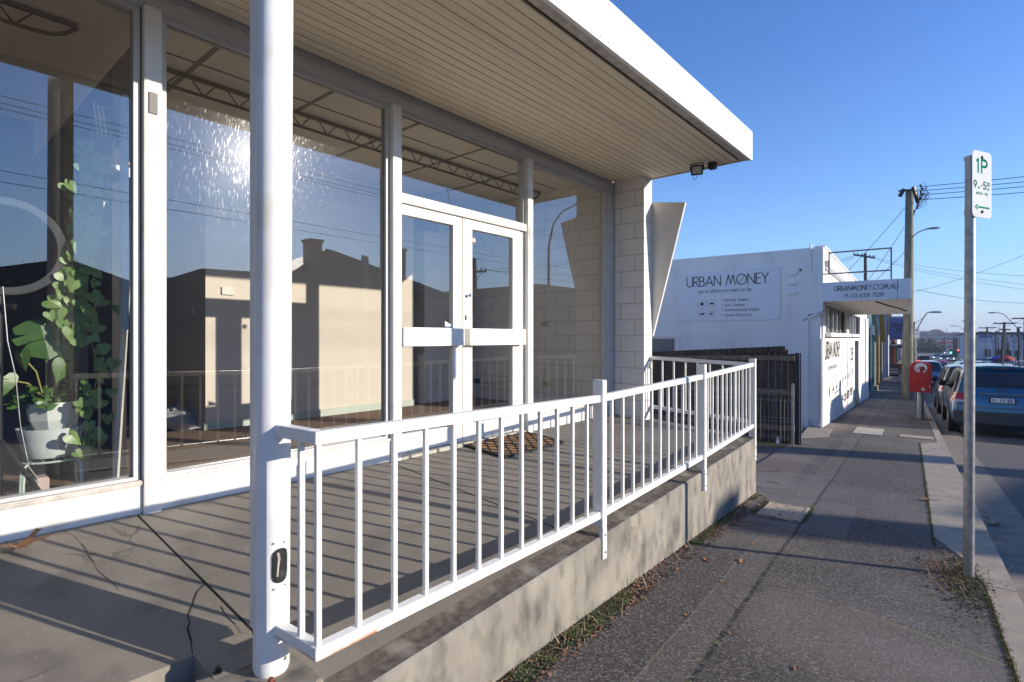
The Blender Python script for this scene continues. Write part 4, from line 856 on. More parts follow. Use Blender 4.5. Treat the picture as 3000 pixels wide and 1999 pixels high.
# ================================================================ STREET FURNITURE
# parking sign on its galvanised pole
sp = empty('parking_sign', (-.044, 4.853, -.66), 0, 'tall galvanised pole at the kerb with a white and green one hour parking sign', 'parking sign')
sp0 = Vector((-.044, 4.853, -.70)); sp1 = Vector((-.035, 4.848, 2.205))
pl_ = MB().tube([sp0, sp1], .030, 28).build('pole', galv, sp, smooth=True, keep=True)
sr = Vector((.443, .896, 0)).normalized(); sn = Vector((sr.y, -sr.x, 0)); sc0 = Vector((-.035, 4.848, 0))+sn*.036+sr*.058
def rrect(w_, h_, r_, n=6):
    P = []
    for cx, cy, a0 in ((w_/2-r_, h_/2-r_, 0), (-w_/2+r_, h_/2-r_, 90), (-w_/2+r_, -h_/2+r_, 180), (w_/2-r_, -h_/2+r_, 270)):
        P += [(cx+r_*math.cos(R(a0+90*i/n)), cy+r_*math.sin(R(a0+90*i/n))) for i in range(n+1)]
    return P
def sg(x, z, d=0): return sc0+sr*x+sn*d+Vector((0, 0, z))
sz = 2.015
plt_ = MB().prism([sg(x, sz+y) for x, y in rrect(.225, .45, .035)], sn*.003).build('sign_plate', M('sign_plate_white', (.62, .64, .64), .8, (.58, .60, .60), 6, .35, spec=.1), sp, keep=True)
def st_(t_, x, z, h, w_=None, b_=.0): return text(t_, sg(x, z, .0006), sr, UP, w_, h, green_ink, plt_, 'sign_lettering', bold=b_)
ss_ = lambda t_, x, z, w_, h, lw: strokes(t_, sg(x, z, .0006), sr, UP, w_, h, lw, green_ink, plt_, 'sign_lettering'); ss_('1', -.062, sz+.080, .018, .088, .017); ss_('P', -.006, sz+.080, .062, .088, .017); ss_('9', -.095, sz-.027, .030, .046, .010); st_('AM', -.056, sz-.03, .014, .03, .02); st_('-', -.018, sz-.012, .008, .020, .02); ss_('5', .014, sz-.027, .028, .046, .010); ss_('30', .052, sz-.004, .040, .024, .005); st_('PM', .052, sz-.034, .014, .034, .02); st_('MON - FRI', -.068, sz-.072, .020, .135, .02)
ar = MB(); ar.prism([sg(x, sz-.155+y, .0032) for x, y in ((.085, -.006), (.085, .006), (-.05, .006), (-.05, -.006))], sn*.0005); ar.prism([sg(x, sz-.155+y, .0032) for x, y in ((-.088, 0), (-.052, .020), (-.046, .013), (-.068, 0), (-.046, -.013), (-.052, -.020))], sn*.0005); ar.build('arrow', green_ink, plt_, keep=True)
for z_ in (sz+.185, sz-.185):
    MB().tube([sg(.0, z_, .003), sg(.0, z_, .012)], [.011, .008], 12).build('bolt', dark_metal, plt_, keep=True)
    MB().tube([Vector((-.036, 4.848, z_-.012)), Vector((-.036, 4.848, z_+.012))], .0335, 24).build('clamp', galv, sp, keep=True)
# second parking sign, further down
p2 = empty('parking_sign', S(.16, 31, gz(31)), TH, 'distant parking sign pole beyond the red post box', 'parking sign')
x0_ = at(2682, 1, 31)[0]; MB(SF).tube([(x0_, 31, gz(31)), (x0_, 31, 1.40)], .03, 8).build('pole', galv, p2, keep=True)
pp2 = Bs('sign_plate', sign_white, (x0_-.045, x0_+.145, 30.96, 30.965, .95, 1.42), parent=p2); text('1P', S(x0_-.02, 30.955, 1.27), EXv, UP, .12, .09, ink, pp2, 'sign_lettering', bold=.02)
text('9-5', S(x0_-.02, 30.955, 1.13), EXv, UP, .12, .05, ink, pp2, 'sign_lettering')
# red post box
pb = empty('post_box', S(.25, 19.05, gz(19)), TH, 'red arched letter box on a thick grey pedestal with a round white sticker', 'post box')
zb = gz(19)
MB(SF).tube([(.25, 19.1, zb), (.25, 19.1, zb+.80)], .075, 20).build('pedestal', galv, pb, smooth=True, keep=True)
Bs('base_plate', M('rust_plate', (.10, .06, .04), .9), (.0, .52, 18.95, 19.28, zb, zb+.015), parent=pb)
arch = [(-.24, 0), (.24, 0), (.24, .68)]+[(.24*math.cos(R(a_)), .68+.17*math.sin(R(a_))) for a_ in range(15, 180, 15)]+[(-.24, .68)]
bx = MB(SF).prism([(.25+x, 18.86, zb+.78+z) for x, z in arch], (0, .40, 0)).build('box', red_paint, pb, bevel=.012, keep=True)
arch2 = [(x*1.035, (z if z == 0 else z+.012)) for x, z in arch]
MB(SF).prism([(.25+x, 18.90, zb+.775+z) for x, z in arch2], (0, .30, 0)).build('hood', red_paint, pb, bevel=.006, keep=True)
Bs('door', red_paint, (.25-.16, .25+.155, 18.845, 18.86, zb+.80, zb+1.34), parent=bx, bevel=.004)
for z_ in (.93, 1.20): Bs('hinge', red_paint, (.25-.19, .25-.10, 18.83, 18.86, zb+z_-.025, zb+z_+.025), parent=bx, bevel=.004)
MB(SF).tube([(.35, 18.845, zb+1.08), (.35, 18.815, zb+1.08)], .022, 12).build('lock', red_paint, bx, keep=True)
def disc(cx, cz, r_, y_, m_, nm, par, n=28):
    mb = MB(SF); mb.add([(cx, y_, cz)]+[(cx+r_*math.cos(2*math.pi*i/n), y_, cz+r_*math.sin(2*math.pi*i/n)) for i in range(n)], [(0, i+1, (i+1) % n+1) for i in range(n)]); return mb.build(nm, m_, par, keep=True)
stc = disc(.25, zb+1.46, .145, 18.856, sign_white, 'round_sticker', bx)
mb = MB(SF); mb.prism([(.25+x, 18.8545, zb+1.46+z) for x, z in ((-.03, -.135), (.02, -.14), (.10, -.03), (.07, .05), (-.02, .03), (-.05, .07), (-.02, -.03))], (0, .0005, 0)); mb.build('sticker_mark', red_paint, stc, keep=True)
mb = MB(SF); rr = random.Random(2)
pts = [(.25-.14+.28*i/11, 18.853, zb+1.42+rr.uniform(-.05, .05)) for i in range(12)]
mb.tube(pts, .006, 4); mb.tube([(.25-.12, 18.853, zb+1.36), (.25-.05, 18.853, zb+1.46), (.25+.02, 18.853, zb+1.35), (.25+.12, 18.853, zb+1.42)], .005, 4); mb.build('scribble', ink, stc, keep=True)
s5_ = disc(.30, zb+.87, .04, 18.84, sign_white, 'round_sticker', bx); disc(.30, zb+.87, .014, 18.838, ink, 'sticker_mark', s5_)
Bs('label', sign_white, (.25+.185, .25+.20, 18.85, 18.858, zb+.92, zb+.98), parent=bx)

# timber power pole with lamp
pwr = empty('power_pole', S(-.09, 31.6, gz(31.6)), TH, 'thick mossy timber power pole rising beside the red post box', 'power pole')
MB(SF).tube([(-.10, 31.6, gz(31.6)-.1), (-.07, 31.6, 0), (-.03, 31.6, 4), (.0, 31.6, 7.9)], [.24, .215, .185, .155], 24).build('pole', pole_wood, pwr, smooth=True, keep=True)
ac = MB(SF); ac.bar((-.38, 31.4, 7.62), (-.20, 31.4, 7.95), .12, .16); ac.bar((-.42, 31.45, 7.9), (.2, 31.4, 7.86), .08, .07); ac.bar((.14, 31.2, 7.95), (.32, 31.5, 7.25), .12, .14); ac.build('crossarm', dark_metal, pwr, keep=True)
ins = MB(SF); rr = random.Random(9)
for i in range(5): ins.lathe([(0, 0), (.05, .02), (.03, .06), (.055, .09), (.02, .14), (0, .15)], 8, c=(.42+.05*(i % 2), 31.4, 7.35+i*.14))
for i in range(9):
    z0 = 7.3+i*.08; ins.tube([(.25, 31.4, z0), (.5+rr.uniform(0, .2), 31.3, z0+rr.uniform(-.05, .25)), (.72+rr.uniform(-.1, .05), 31.2, z0-rr.uniform(-.1, .3)), (.4, 31.3, z0-.35), (.15, 31.4, 6.9-.1*i/3)], .011, 5)
ins.build('insulators', wire_m, pwr, keep=True)
la = MB(SF).tube([(.08, 31.5, 5.65), (.3, 31.45, 5.86), (.55, 31.4, 5.95), (.7, 31.4, 5.97)], .022, 8).build('lamp_arm', dark_metal, pwr, smooth=True, keep=True)
def lamp_head(p, d, parent, s_=1.0, m=None):
    p = Vector(p); d = Vector(d).normalized(); x = d.cross(UP).normalized(); mb = MB(); rows = []
    for t_, w_, h_ in ((0, .05, .05), (.08, .10, .08), (.30, .15, .10), (.55, .15, .10), (.68, .08, .05)):
        rows.append([p+d*t_*s_+x*w_*s_*math.cos(a_)+UP*(h_*s_*math.sin(a_)*(.9 if math.sin(a_) > 0 else .5)) for a_ in [2*math.pi*k/10 for k in range(11)]])
    mb.grid(rows); mb.add(rows[0][:10], [tuple(range(10))]); mb.add(rows[-1][:10], [tuple(range(10))]); return mb.build('lamp_head', m or M('lamp_grey', (.32, .34, .36), .4), parent, smooth=True, keep=True)
lamp_head(S(.62, 31.4, 5.97), EXv, pwr, .72)
def sag(p, q, r_, d_=.3, n=14, mb=None):
    p, q = Vector(p), Vector(q); P = [p.lerp(q, i/n)-Vector((0, 0, d_*4*(i/n)*(1-i/n))) for i in range(n+1)]; return (mb or MB()).tube(P, r_, 4, caps=False)
def wire(p, q, r_, d_, lab, grp='overhead wires'):
    o = sag(p, q, r_, d_).build('overhead_wire', wire_m, None); return tag(o, lab, 'wire', grp)
for i, zz in enumerate((7.93, 7.74, 7.55, 7.33)):
    q = at(3160, (528, 550, 566, 590)[i]-8, 31); wire(S(.45, 31.3, zz), S(q[0]+14, 33, q[2]+.9-.05*i), .014, .25, ('top', 'second', 'third', 'lowest')[i]+' of the four wires leaving the timber pole towards the right')
for i, (p, q) in enumerate((((-.18, 31.6, 7.1), (-5.8, 36, 1.9)), ((-.2, 31.6, 6.2), (-4.4, 37, .9)), ((-.2, 31.6, 5.0), (-5.4, 37, 1.0)))):
    wire(S(*p), S(*q), .014, .35, ('thinnest steep cable', 'middle steep cable', 'lowest cable')[i]+' dropping left from the timber pole behind the awning', 'service cables of the timber pole')
# power pole behind the office
bp_ = empty('power_pole', S(-3.87, 70, gz(70)), TH, 'dark pole with a crossarm standing behind the white office roof', 'power pole')
MB(SF).tube([(-3.75, 70, -2.6), (-3.87, 70, 10.1)], [.22, .15], 10).build('pole', M('old_pole', (.10, .08, .07), .9), bp_, keep=True)
mb = MB(SF); mb.bar((-4.95, 70, 10.05), (-3.0, 70, 9.55), .14, .16)
for i in range(6): mb.lathe([(0, 0), (.09, .02), (.06, .1), (.09, .16), (0, .22)], 8, c=(-4.9+i*.36, 70, 10.08-i*.09))
mb.build('crossarm', M('old_arm', (.09, .07, .06), .9), bp_, keep=True)
wp0 = at(2515, 748, 70)
for i, (px, py, px2, py2) in enumerate(((2450, 762, 3060, 772), (2455, 772, 3060, 800), (2460, 780, 3060, 816))):
    p = at(px, py, 60); q = at(px2, py2+40, 55); r_ = at(2548, 752+i*2, 70)
    wire(S(*r_), S(q[0], 55, q[2]), .011, .35, ('upper', 'middle', 'lower')[i]+' thin wire from the pole behind the office to the right', 'wires of the back pole')
    wire(S(*at(2500, 750+i*3, 70)), S(*at(2380, 780+i*8, 62)), .016, .1, ('upper', 'middle', 'lower')[i]+' short wire left of the pole behind the office', 'wires of the back pole')
wire(S(*at(2560, 878, 70)), S(*at(3060, 722, 60)), .014, .6, 'single wire rising to the right behind the parking sign')
wire(S(.25, 33, at(2670, 849, 33)[2]), S(*at(3060, 887, 50)), .010, .25, 'low wire from the timber pole running right under the lamp')
# distant lamp posts and power poles
def street_lamp(a0, b0, ztop, arm, lab, grp='street lamps along the road', r_=.11, m_=None, tie=True):
    e = empty('street_lamp', S(a0, b0, gz(b0)), TH, lab, 'street lamp', grp); m_ = m_ or M('pole_green', (.03, .045, .035), .8)
    MB(SF).tube([(a0, b0, gz(b0)-.1), (a0, b0, ztop)], [r_*1.2, r_*.8], 8).build('pole', m_, e, keep=True)
    pts = [(a0, b0, arm[0][1])]+[(a0+x, b0, z) for x, z in arm]
    MB(SF).tube(pts[1:], .045, 6).build('lamp_arm', m_, e, keep=True)
    if tie: MB(SF).tube([(a0, b0, ztop-.2), (a0+arm[2][0], b0, arm[2][1])], .02, 4).build('tie_bar', m_, e, keep=True)
    d = EXv if arm[-1][0] > 0 else -EXv
    lamp_head(S(a0+arm[-1][0], b0, arm[-1][1]), d, e, 1.3); return e
def lampat(px, b, pbase, ptop, pa, lab, **k):                # lamp described by photo columns at distance b
    a0 = at(px, 1000, b)[0]; arm = [(at(x, y, b)[0]-a0, at(x, y, b)[2]) for x, y in pa]; return street_lamp(a0, b, at(px, ptop, b)[2], arm, lab, **k)
lampat(2677, 60, 1100, 943, ((2686, 966), (2695, 950), (2705, 932), (2716, 917), (2722, 916)), 'street lamp arching right from a dark green pole beyond the timber pole')
lampat(2985, 95, 1050, 962, ((2992, 975), (2965, 945), (2940, 921), (2926, 917), (2921, 917)), 'large street lamp arching left over the road at the right edge', m_=dark_metal, tie=False)
lampat(2838, 150, 1050, 980, ((2836, 985), (2824, 968), (2812, 957), (2805, 956), (2800, 956)), 'small street lamp arching left just before the parking sign pole', m_=dark_metal, tie=False)
lampat(2846, 120, 1050, 950, ((2846, 950), (2845, 942), (2843, 940), (2840, 940), (2838, 940.5)), 'street lamp head peeking out left of the parking sign pole', m_=dark_metal, tie=False)
def far_pole(px, b, ytop, lab, arms=((0, 1.0),), lean=0, r_=.16, col_=(.10, .09, .075)):
    a0, _, z1 = at(px, ytop, b); e = empty('power_pole', S(a0, b, gz(b)), TH, lab, 'power pole', 'far power poles')
    MB(SF).tube([(a0-lean, b, gz(b)-.2), (a0, b, z1)], [r_*1.2, r_*.8], 8).build('pole', M('far_pole', col_, .9), e, keep=True)
    for dz, w_ in arms: Bs('crossarm', dark_metal, (a0-w_, a0+w_, b-.1, b, z1-.25+dz, z1-.1+dz), parent=e)
    return (a0, b, z1)
fp1 = far_pole(2943, 95, 944, 'leaning pole with two crossarms in front of the car yard', ((0, 1.1), (-.8, .6)), lean=.35)
fp2 = far_pole(2892, 125, 958, 'timber pole with one crossarm right of the parking sign pole', ((0, 1.1), (-.8, .5)))
fp3 = far_pole(2822, 165, 981, 'slim pole with a crossarm left of the parking sign pole', ((0, 1.2),))
fp4 = far_pole(3003, 90, 929, 'pole with wide crossarm at the right edge of the view', ((0, 1.2),))
far_pole(2795, 200, 989, 'first of two plain dark poles near the traffic lights', ((-1, .1),), r_=.22, col_=(.02, .02, .03)); far_pole(2802, 205, 990, 'second of two plain dark poles near the traffic lights', ((-1, .1),), r_=.22, col_=(.02, .02, .03))
chain = [fp4, fp1, fp2, fp3, (at(2700, 966, 300)[0], 300, at(2700, 966, 300)[2])]
for i in range(4):
    for k_, s_ in enumerate((-.9, 0, .9)):
        p, q = chain[i], chain[i+1]; wire(S(p[0]+s_, p[1], p[2]), S(q[0]+s_, q[1], q[2]), .02, .5, 'thin distant wire strung between the far power poles', 'far wires')
for i, (px, yt) in enumerate(((2917, 972), (2945, 967), (2981, 960))):
    a0, _, z1 = at(px, yt, 105); e = empty('yard_light', S(a0, 105, gz(105)), TH, ('left', 'middle', 'right')[i]+' of the three black floodlight poles in the car yard', 'light pole', 'car yard lights')
    MB(SF).tube([(a0, 105, gz(105)), (a0, 105, z1)], .10, 6).build('pole', black_pl, e, keep=True); Bs('lamp_head', black_pl, (a0, a0+.45, 105, 105.3, z1-.05, z1+.1), parent=e)

# ================================================================ VEHICLES
def make_car(name, L_, hw, H, paint, lab, cat, a0, b0, rz=0.0, kind='suv', group=None, detail=False, lights=False):
    root = empty(name, S(a0, b0, gz(b0+L_/2)-.125), TH+rz, lab, cat, group)
    belt = H*.60 if kind != 'sedan' else H*.63
    zs = [.27, .42, .68, belt-.10, belt, H-.15, H-.045, H-.005, H+.006]; ws = [.88, .985, 1.0, .975, .935, .76, .68, .40, 0.0]
    if kind == 'sedan': yr = [.12, .0, .02, .03, .05, 1.0, 1.25, 1.3, 1.3]
    else: yr = [.14, .0, .02, .05, .075, .30, .40, .42, .42]
    yf = [L_-.12, L_, L_-.02, L_-.10, L_-.15, L_-.25, L_-.3, L_-.3, L_-.3]
    hood = belt-.02
    ts = [0, .03, .08, .16, .25, .35, .45, .53, .60, .66, .72, .78, .86, .93, .97, 1.0]
    def g(t):
        f = 1.0 if t < .56 else max(0, 1-(t-.56)/(.76-.56))
        if kind == 'sedan': f *= min(1, max(0, (t-.0)/.02))
        if kind == 'ute': f *= 1 if t > .42 else 0
        return f
    def wf(t): return (.93+.07*min(1, t/.09))*(1-.22*max(0, (t-.86)/.14)**1.6)
    def pt(t, r, side):
        i = int(min(r, 7)); fr = r-i
        def one(j):
            z = zs[j]; gg = g(t)
            yy = yr[j]+(yf[j]-yr[j])*t
            if j >= 4 and t > .56:
                zh = hood+.012*(j-4)-.12*max(0, (t-.8)/.2)**2
                z = zh+(zs[j]-zh)*gg
                yy = yr[j]+(yf[j]-yr[j])*t
            elif j >= 3 and t > .8: z -= .10*max(0, (t-.8)/.2)**2
            wj = ws[j]
            if j >= 5 and t > .56: wj = ws[j]+((.86, .74, .42, 0)[j-5]-ws[j])*(1-gg)
            return Vector((side*hw*wj*wf(t), yy, z))
        a_, b_ = one(i), one(min(i+1, 8)); return a_.lerp(b_, fr)
    rows = []
    for t in ts: rows.append([pt(t, r, -1) for r in range(9)]+[pt(t, r, 1) for r in range(7, -1, -1)])
    mb = MB(); mb.grid(rows)
    def cap(t, u, r, out=0.0):                              # rear or front face: u from -1 to 1
        p = pt(t, r, 1); s_ = -1 if t == 0 else 1
        bul = (.07 if t == 0 else .16)*(1-u*u)*(1 if r < 5.5 else .5)
        return Vector((p.x*u, p.y+s_*(bul+out), p.z))
    for t in (0, 1): mb.grid([[cap(t, u, r) for u in (-1, -.85, -.5, 0, .5, .85, 1)] for r in range(8)])
    mb.grid([[pt(t, 0, -1), pt(t, 0, 1)] for t in ts])
    bm_ = mb.build('body', paint, root, smooth=True)
    me = bm_.data; b2 = bmesh.new(); b2.from_mesh(me); bmesh.ops.remove_doubles(b2, verts=b2.verts, dist=.004); bmesh.ops.recalc_face_normals(b2, faces=b2.faces); b2.to_mesh(me); b2.free()
    md = bm_.modifiers.new('sub', 'SUBSURF'); md.levels = 1; md.render_levels = 2 if detail else 1
    for e in me.edges: pass
    def side_patch(nm, t0, t1, r0, r1, m_, off=.012, n=5, par=root, sl=0.0, sl1=0.0):
        for side in (-1, 1):
            q = []
            for i in range(n+1):
                rr_ = []
                for j in range(4):
                    r = r0+(r1-r0)*j/3; tt = t0+(t1-t0)*i/n+(sl*(1-i/n)+sl1*(i/n))*(j/3); p = pt(tt, r, side); p.x += side*off; p.z += off*.4; rr_.append(p)
                q.append(rr_)
            MB().grid(q).build(nm, m_, par, smooth=True)
    back = kind == 'suv' or kind == 'van'
    wl = [(.07, .20), (.215, .385), (.40, .56)] if back else ([(.24, .385), (.40, .56)] if kind == 'sedan' else [(.44, .57)])
    for n_, (t0, t1) in enumerate(wl):
        side_patch('side_window', t0, t1, 4.12, 4.93, car_glass, sl=.02 if n_ == 0 else 0, sl1=-.0 if n_ < len(wl)-1 else .02)
    if back or kind == 'sedan':
        q = [[cap(0, u*.86, r, .012) for u in [-1+2*k/8 for k in range(9)]] for r in [(4.38 if detail else 4.15)+.6*j/4 for j in range(5)]]
        MB().grid(q).build('rear_window', car_glass, root, smooth=True)
    q = []
    for t in (.58, .63, .68, .73): q.append([Vector((x, p.y+.01, p.z+.02)) for x, p in [(hw*.62*k/3, pt(t, 7.6, 1)) for k in range(-3, 4)]])
    MB().grid(q).build('windscreen', car_glass, root, smooth=True)
    tl = M('tail_lamp', (.45, .01, .012), .15, (.35, .008, .01), 30, coat=.6, emit=((1, .05, .02), 1.5) if lights == 'rear' else None)
    hl = M('head_lamp', (.75, .76, .78), .15, emit=((1, .93, .82), 6.0) if lights == 'front' else None)
    for s_ in (-1, 1):
        z0, z1 = (2.8, 4.1) if kind != 'sedan' else (2.7, 3.7)
        q = []
        for k in range(7):
            u = s_*(.71+.29*min(1, k/4)); extra = max(0, (k-4)/2)
            rr_ = []
            for j in range(4):
                r = z0+(z1-z0)*j/3
                p = cap(0, u, r, .035) if k <= 4 else pt(.055*extra, r, s_)+Vector((s_*.03, 0, 0))
                rr_.append(p)
            q.append(rr_)
        lt = MB().grid(q).build('taillight', tl, root, smooth=True)
        if detail:
            MB().grid([[p+Vector((0, -.004, 0)) for p in (r_[0], r_[0].lerp(r_[1], .6))] for r_ in q[:5]]).build('lens', M('clear_lens', (.6, .6, .62), .2), lt)
        q = [[cap(1, s_*(.62+.36*k/4), r, .012) for r in (2.3, 2.9, 3.4)] for k in range(5)]
        MB().grid(q).build('headlight', hl, root, smooth=True)
    # bumpers, plate, mirrors
    lower = M('bumper_grey', (.05, .052, .055), .6)
    q = [[cap(0, u, r, .022) for u in [-1.0+2.0*k/10 for k in range(11)]] for r in ((.3, 1.0, 2.05) if detail else (.3, .8, 1.2))]; MB().grid(q).build('bumper', lower, root, smooth=True)
    q = [[cap(1, u, r, .022) for u in [-.9+1.8*k/10 for k in range(11)]] for r in (.3, .8, 1.3)]; MB().grid(q).build('bumper', lower, root, smooth=True)
    pm = cap(0, 0, 2.75, .03); plate = None if name == 'parked_suv' and paint is blue else MB().box(-.19, .19, pm.y-.012, pm.y-.004, pm.z-.06, pm.z+.06).build('number_plate', sign_white, root)
    MB().box(-.19, .19, L_+.18, L_+.19, .45, .56).build('number_plate', sign_white, root)
    for s_ in (-1, 1):
        p = pt(.57, 4.1, s_); m1 = MB().lathe([(0, -.085), (.06, -.075), (.10, 0), (.06, .075), (0, .085)], 10, c=(p.x+s_*.13, p.y-.02, p.z+.06)); m1.bar(p, p+Vector((s_*.1, 0, .03)), .05, .04); m1.build('mirror', black_pl, root, smooth=True)
        q = [pt(.03+.93*k/8, 1.0, s_)+Vector((s_*.012, 0, 0)) for k in range(9)]
    wr = .36 if kind != 'sedan' else .315
    for wy in (L_*.185, L_*.80):
        for s_ in (-1, 1):
            xo = s_*(hw-.005); xi = s_*(hw-.24)
            disc_ = MB().tube([(s_*(hw*.995+.006), wy, wr+.05), (s_*(hw*.9), wy, wr+.05)], wr+.075, 24).build('wheel_arch', black_pl, root)
            ty = MB(); ty.tube([(xi, wy, wr), (xi+s_*.02, wy, wr), (xo-s_*.02, wy, wr), (xo+s_*.008, wy, wr)], [wr*.9, wr, wr, wr*.93], 28); ty = ty.build('wheel', rubber, root, smooth=True)
            MB().tube([(xo-s_*.01, wy, wr), (xo+s_*.012, wy, wr)], [wr*.66, wr*.60], 20).build('rim', M('rim', (.35, .36, .38), .3, metal=.8), ty, smooth=True)
    root['_'] = 0; del root['_']
    return root, pt, cap
def paintm(name, c, c2=None): return M(name, c, .28, c2 or tuple(x*.96 for x in c), 2, .5, metal=.35, coat=.9)
blue = paintm('blue_paint', (.010, .115, .24)); dkblue = paintm('dark_blue_paint', (.012, .022, .06)); blk = paintm('dark_paint', (.012, .014, .018)); white_c = paintm('white_car', (.62, .63, .65)); silver = paintm('silver_car', (.34, .36, .39)); redc = paintm('red_car', (.35, .02, .02))
suv, pt, cap = make_car('parked_suv', 4.75, .955, 1.76, blue, 'blue four wheel drive parked at the kerb, nearest car on the right', 'car', 1.745, 16.95, detail=True)
def capz(z, out):                                          # tailgate point at height z
    for i in range(80):
        r = i/10
        if cap(0, 0, r).z >= z: return cap(0, 0, r, out)
    return cap(0, 0, 7, out)
y_ = capz(.97, 0).y
MB().box(-.235, .235, y_-.030, y_-.02, .90, 1.045).build('plate_surround', black_pl, suv)
pl2 = MB().box(-.205, .205, y_-.040, y_-.030, .918, 1.028).build('number_plate', sign_white, suv)
cw = Matrix.Rotation(TH, 4, 'Z')
def ctext(s_, x, y, z, w_, h_, m_, nm, par): return text(s_, (x, y, z), (1, 0, 0), (0, 0, 1), w_, h_, m_, par, nm, keep=False, bold=.01)
pi_ = M('plate_blue', (.02, .05, .2), .5)
ctext('D', -.18, y_-.041, .935, .045, .075, pi_, 'plate_lettering', pl2); ctext('13', -.045, y_-.041, .935, .085, .075, pi_, 'plate_lettering', pl2); ctext('BE', .085, y_-.041, .935, .095, .075, pi_, 'plate_lettering', pl2)
p = capz(1.205, .0); mb = MB()
def ell(cx, cz, rx, rz, r_=.007): return [(cx+rx*math.cos(R(a_)), p.y-.018, cz+rz*math.sin(R(a_))) for a_ in range(0, 361, 15)]
for e_ in (ell(0, 1.205, .075, .046), ell(0, 1.222, .055, .018), ell(0, 1.205, .020, .044)): mb.tube(e_, .006, 5)
mb.build('emblem', chrome, suv, smooth=True)
p = capz(1.115, .0); MB().prism([(-.44, p.y-.02, 1.085), (.44, p.y-.02, 1.085), (.40, p.y-.02, 1.135), (-.40, p.y-.02, 1.135)], (0, -.03, 0)).build('chrome_bar', chrome, suv, bevel=.006)
p = capz(.80, .0); MB().bar((-.80, p.y-.028, .795), (.80, p.y-.028, .795), .02, .022).build('bumper_trim', chrome, suv)
p = capz(1.68, .0); MB().bar((-.55, p.y-.05, 1.735), (.55, p.y-.05, 1.735), .14, .03).build('spoiler', blue, suv, bevel=.01); MB().bar((-.16, p.y-.125, 1.71), (.16, p.y-.125, 1.71), .02, .02).build('brake_light', M('brake_lens', (.15, .03, .03), .3), suv)
for s_ in (-1, 1):
    MB().bar((s_*.84, .02, .60), (s_*.62, -.02, .60), .02, .035).build('reflector', M('reflector', (.5, .02, .02), .3), suv)
    MB().tube([(s_*.62, .9, 1.78), (s_*.60, 1.1, 1.83), (s_*.60, 2.5, 1.84), (s_*.60, 2.7, 1.79)], .018, 6).build('roof_rail', M('rail_grey', (.4, .42, .44), .3, metal=.7), suv)
    # chrome-less dark pillar lines and door seams
    q = [pt(t_, 1.15, s_)+Vector((s_*.010, 0, 0)) for t_ in (.13, .3, .5, .66)]
for s_ in (-1, 1):
    MB().tube([cap(0, s_*.70, r_, .012) for r_ in (2.2, 2.8, 3.4, 4.1, 4.4)], .006, 4).build('tailgate_seam', black_pl, suv)
wp = capz(1.33, 0); MB().bar((.02, wp.y-.02, 1.30), (.46, wp.y-.0, 1.335), .012, .02).build('wiper', black_pl, suv)
make_car('parked_suv', 4.7, .93, 1.80, blk, 'dark four wheel drive parked directly ahead of the blue one', 'car', 1.72, 23.6, detail=True)
make_car('parked_suv', 5.0, .95, 1.95, dkblue, 'very dark tall wagon with roof spoiler, third car along the kerb', 'car', 2.55, 33.5)
make_car('parked_ute', 5.0, .93, 1.82, paintm('deep_blue', (.012, .035, .12)), 'deep blue four wheel drive facing up the street beyond the post box', 'car', at(2724, 1, 47)[0], 52, rz=math.pi, kind='suv')
GR = 'distant cars on the road'
for (px, b_, k_, p_, rev, lt_, lab) in ((2708, 95, 'suv', blk, 0, 'rear', 'dark distant wagon left of the bend, just above the post box'), (2755, 75, 'sedan', redc, 0, 'rear', 'dark red distant car beside the deep blue four wheel drive'),
    (2742, 165, 'sedan', white_c, 1, 'front', 'white distant sedan with headlights on, coming up the road'), (2764, 150, 'sedan', blk, 1, 'front', 'dark distant sedan with headlights right of the white one'), (2781, 150, 'sedan', silver, 1, 'front', 'silver distant sedan with bright headlights near the dark poles'),
    (2750, 210, 'sedan', silver, 1, 'front', 'small silver car behind the white distant sedan'), (2771, 270, 'sedan', white_c, 1, 'front', 'tiny white car near the foot of the hill'), (2786, 245, 'suv', dkblue, 1, 'front', 'tiny dark blue wagon near the traffic lights')):
    make_car('distant_car', 4.5, .88, 1.45 if k_ == 'sedan' else 1.75, p_, lab, 'car', at(px, 1, b_)[0], b_, rz=math.pi*rev, kind=k_, group=GR, lights=lt_)
for (px, b_, p_, lab) in ((2958, 108, white_c, 'white car in the yard beside the red umbrella'), (2990, 104, silver, 'silver car in the yard at the right edge')):
    make_car('yard_car', 4.5, .88, 1.5, p_, lab, 'car', at(px, 1, b_)[0], b_, rz=math.pi*.6, kind='sedan', group='cars in the car yard')

# ================================================================ ACROSS THE STREET (seen mirrored in the windows, and what throws the long shadows)
def box_house(lab, boxes, m, X0, Y0, group='buildings across the street', nm='house'):
    e = empty(nm, (X0, Y0, gz(Y0)), 0, lab, 'building', group)
    mb = MB()
    for b in boxes: mb.box(*b)
    mb.build('wall', m, e, keep=True); return e
opp1 = M('opposite_render', (.46, .36, .27), .85, (.40, .31, .23), 2); opp2 = M('opposite_brick', (.34, .24, .18), .85); add_blocks(opp2, 'YZ', (.1, .08, .07), course=.09, length=.25)
opp3 = M('opposite_grey', (.42, .40, .37), .85)
e = box_house('small gabled brown building directly across the street', [(15, 24, .8, 6.0, -1.5, 2.6)], opp2, 15, 3.4)
MB().prism([(14.8, .4, 2.55), (14.8, 3.9, 3.5), (14.8, 6.15, 2.72), (14.8, 6.15, 2.6), (14.8, .4, 2.4)], (9.4, 0, 0)).build('roof', roof_tile, e, keep=True)
e = box_house('flat fronted brown shop across the street', [(15, 25, 6.3, 10.6, -1.6, 3.15)], opp1, 15, 8.5)
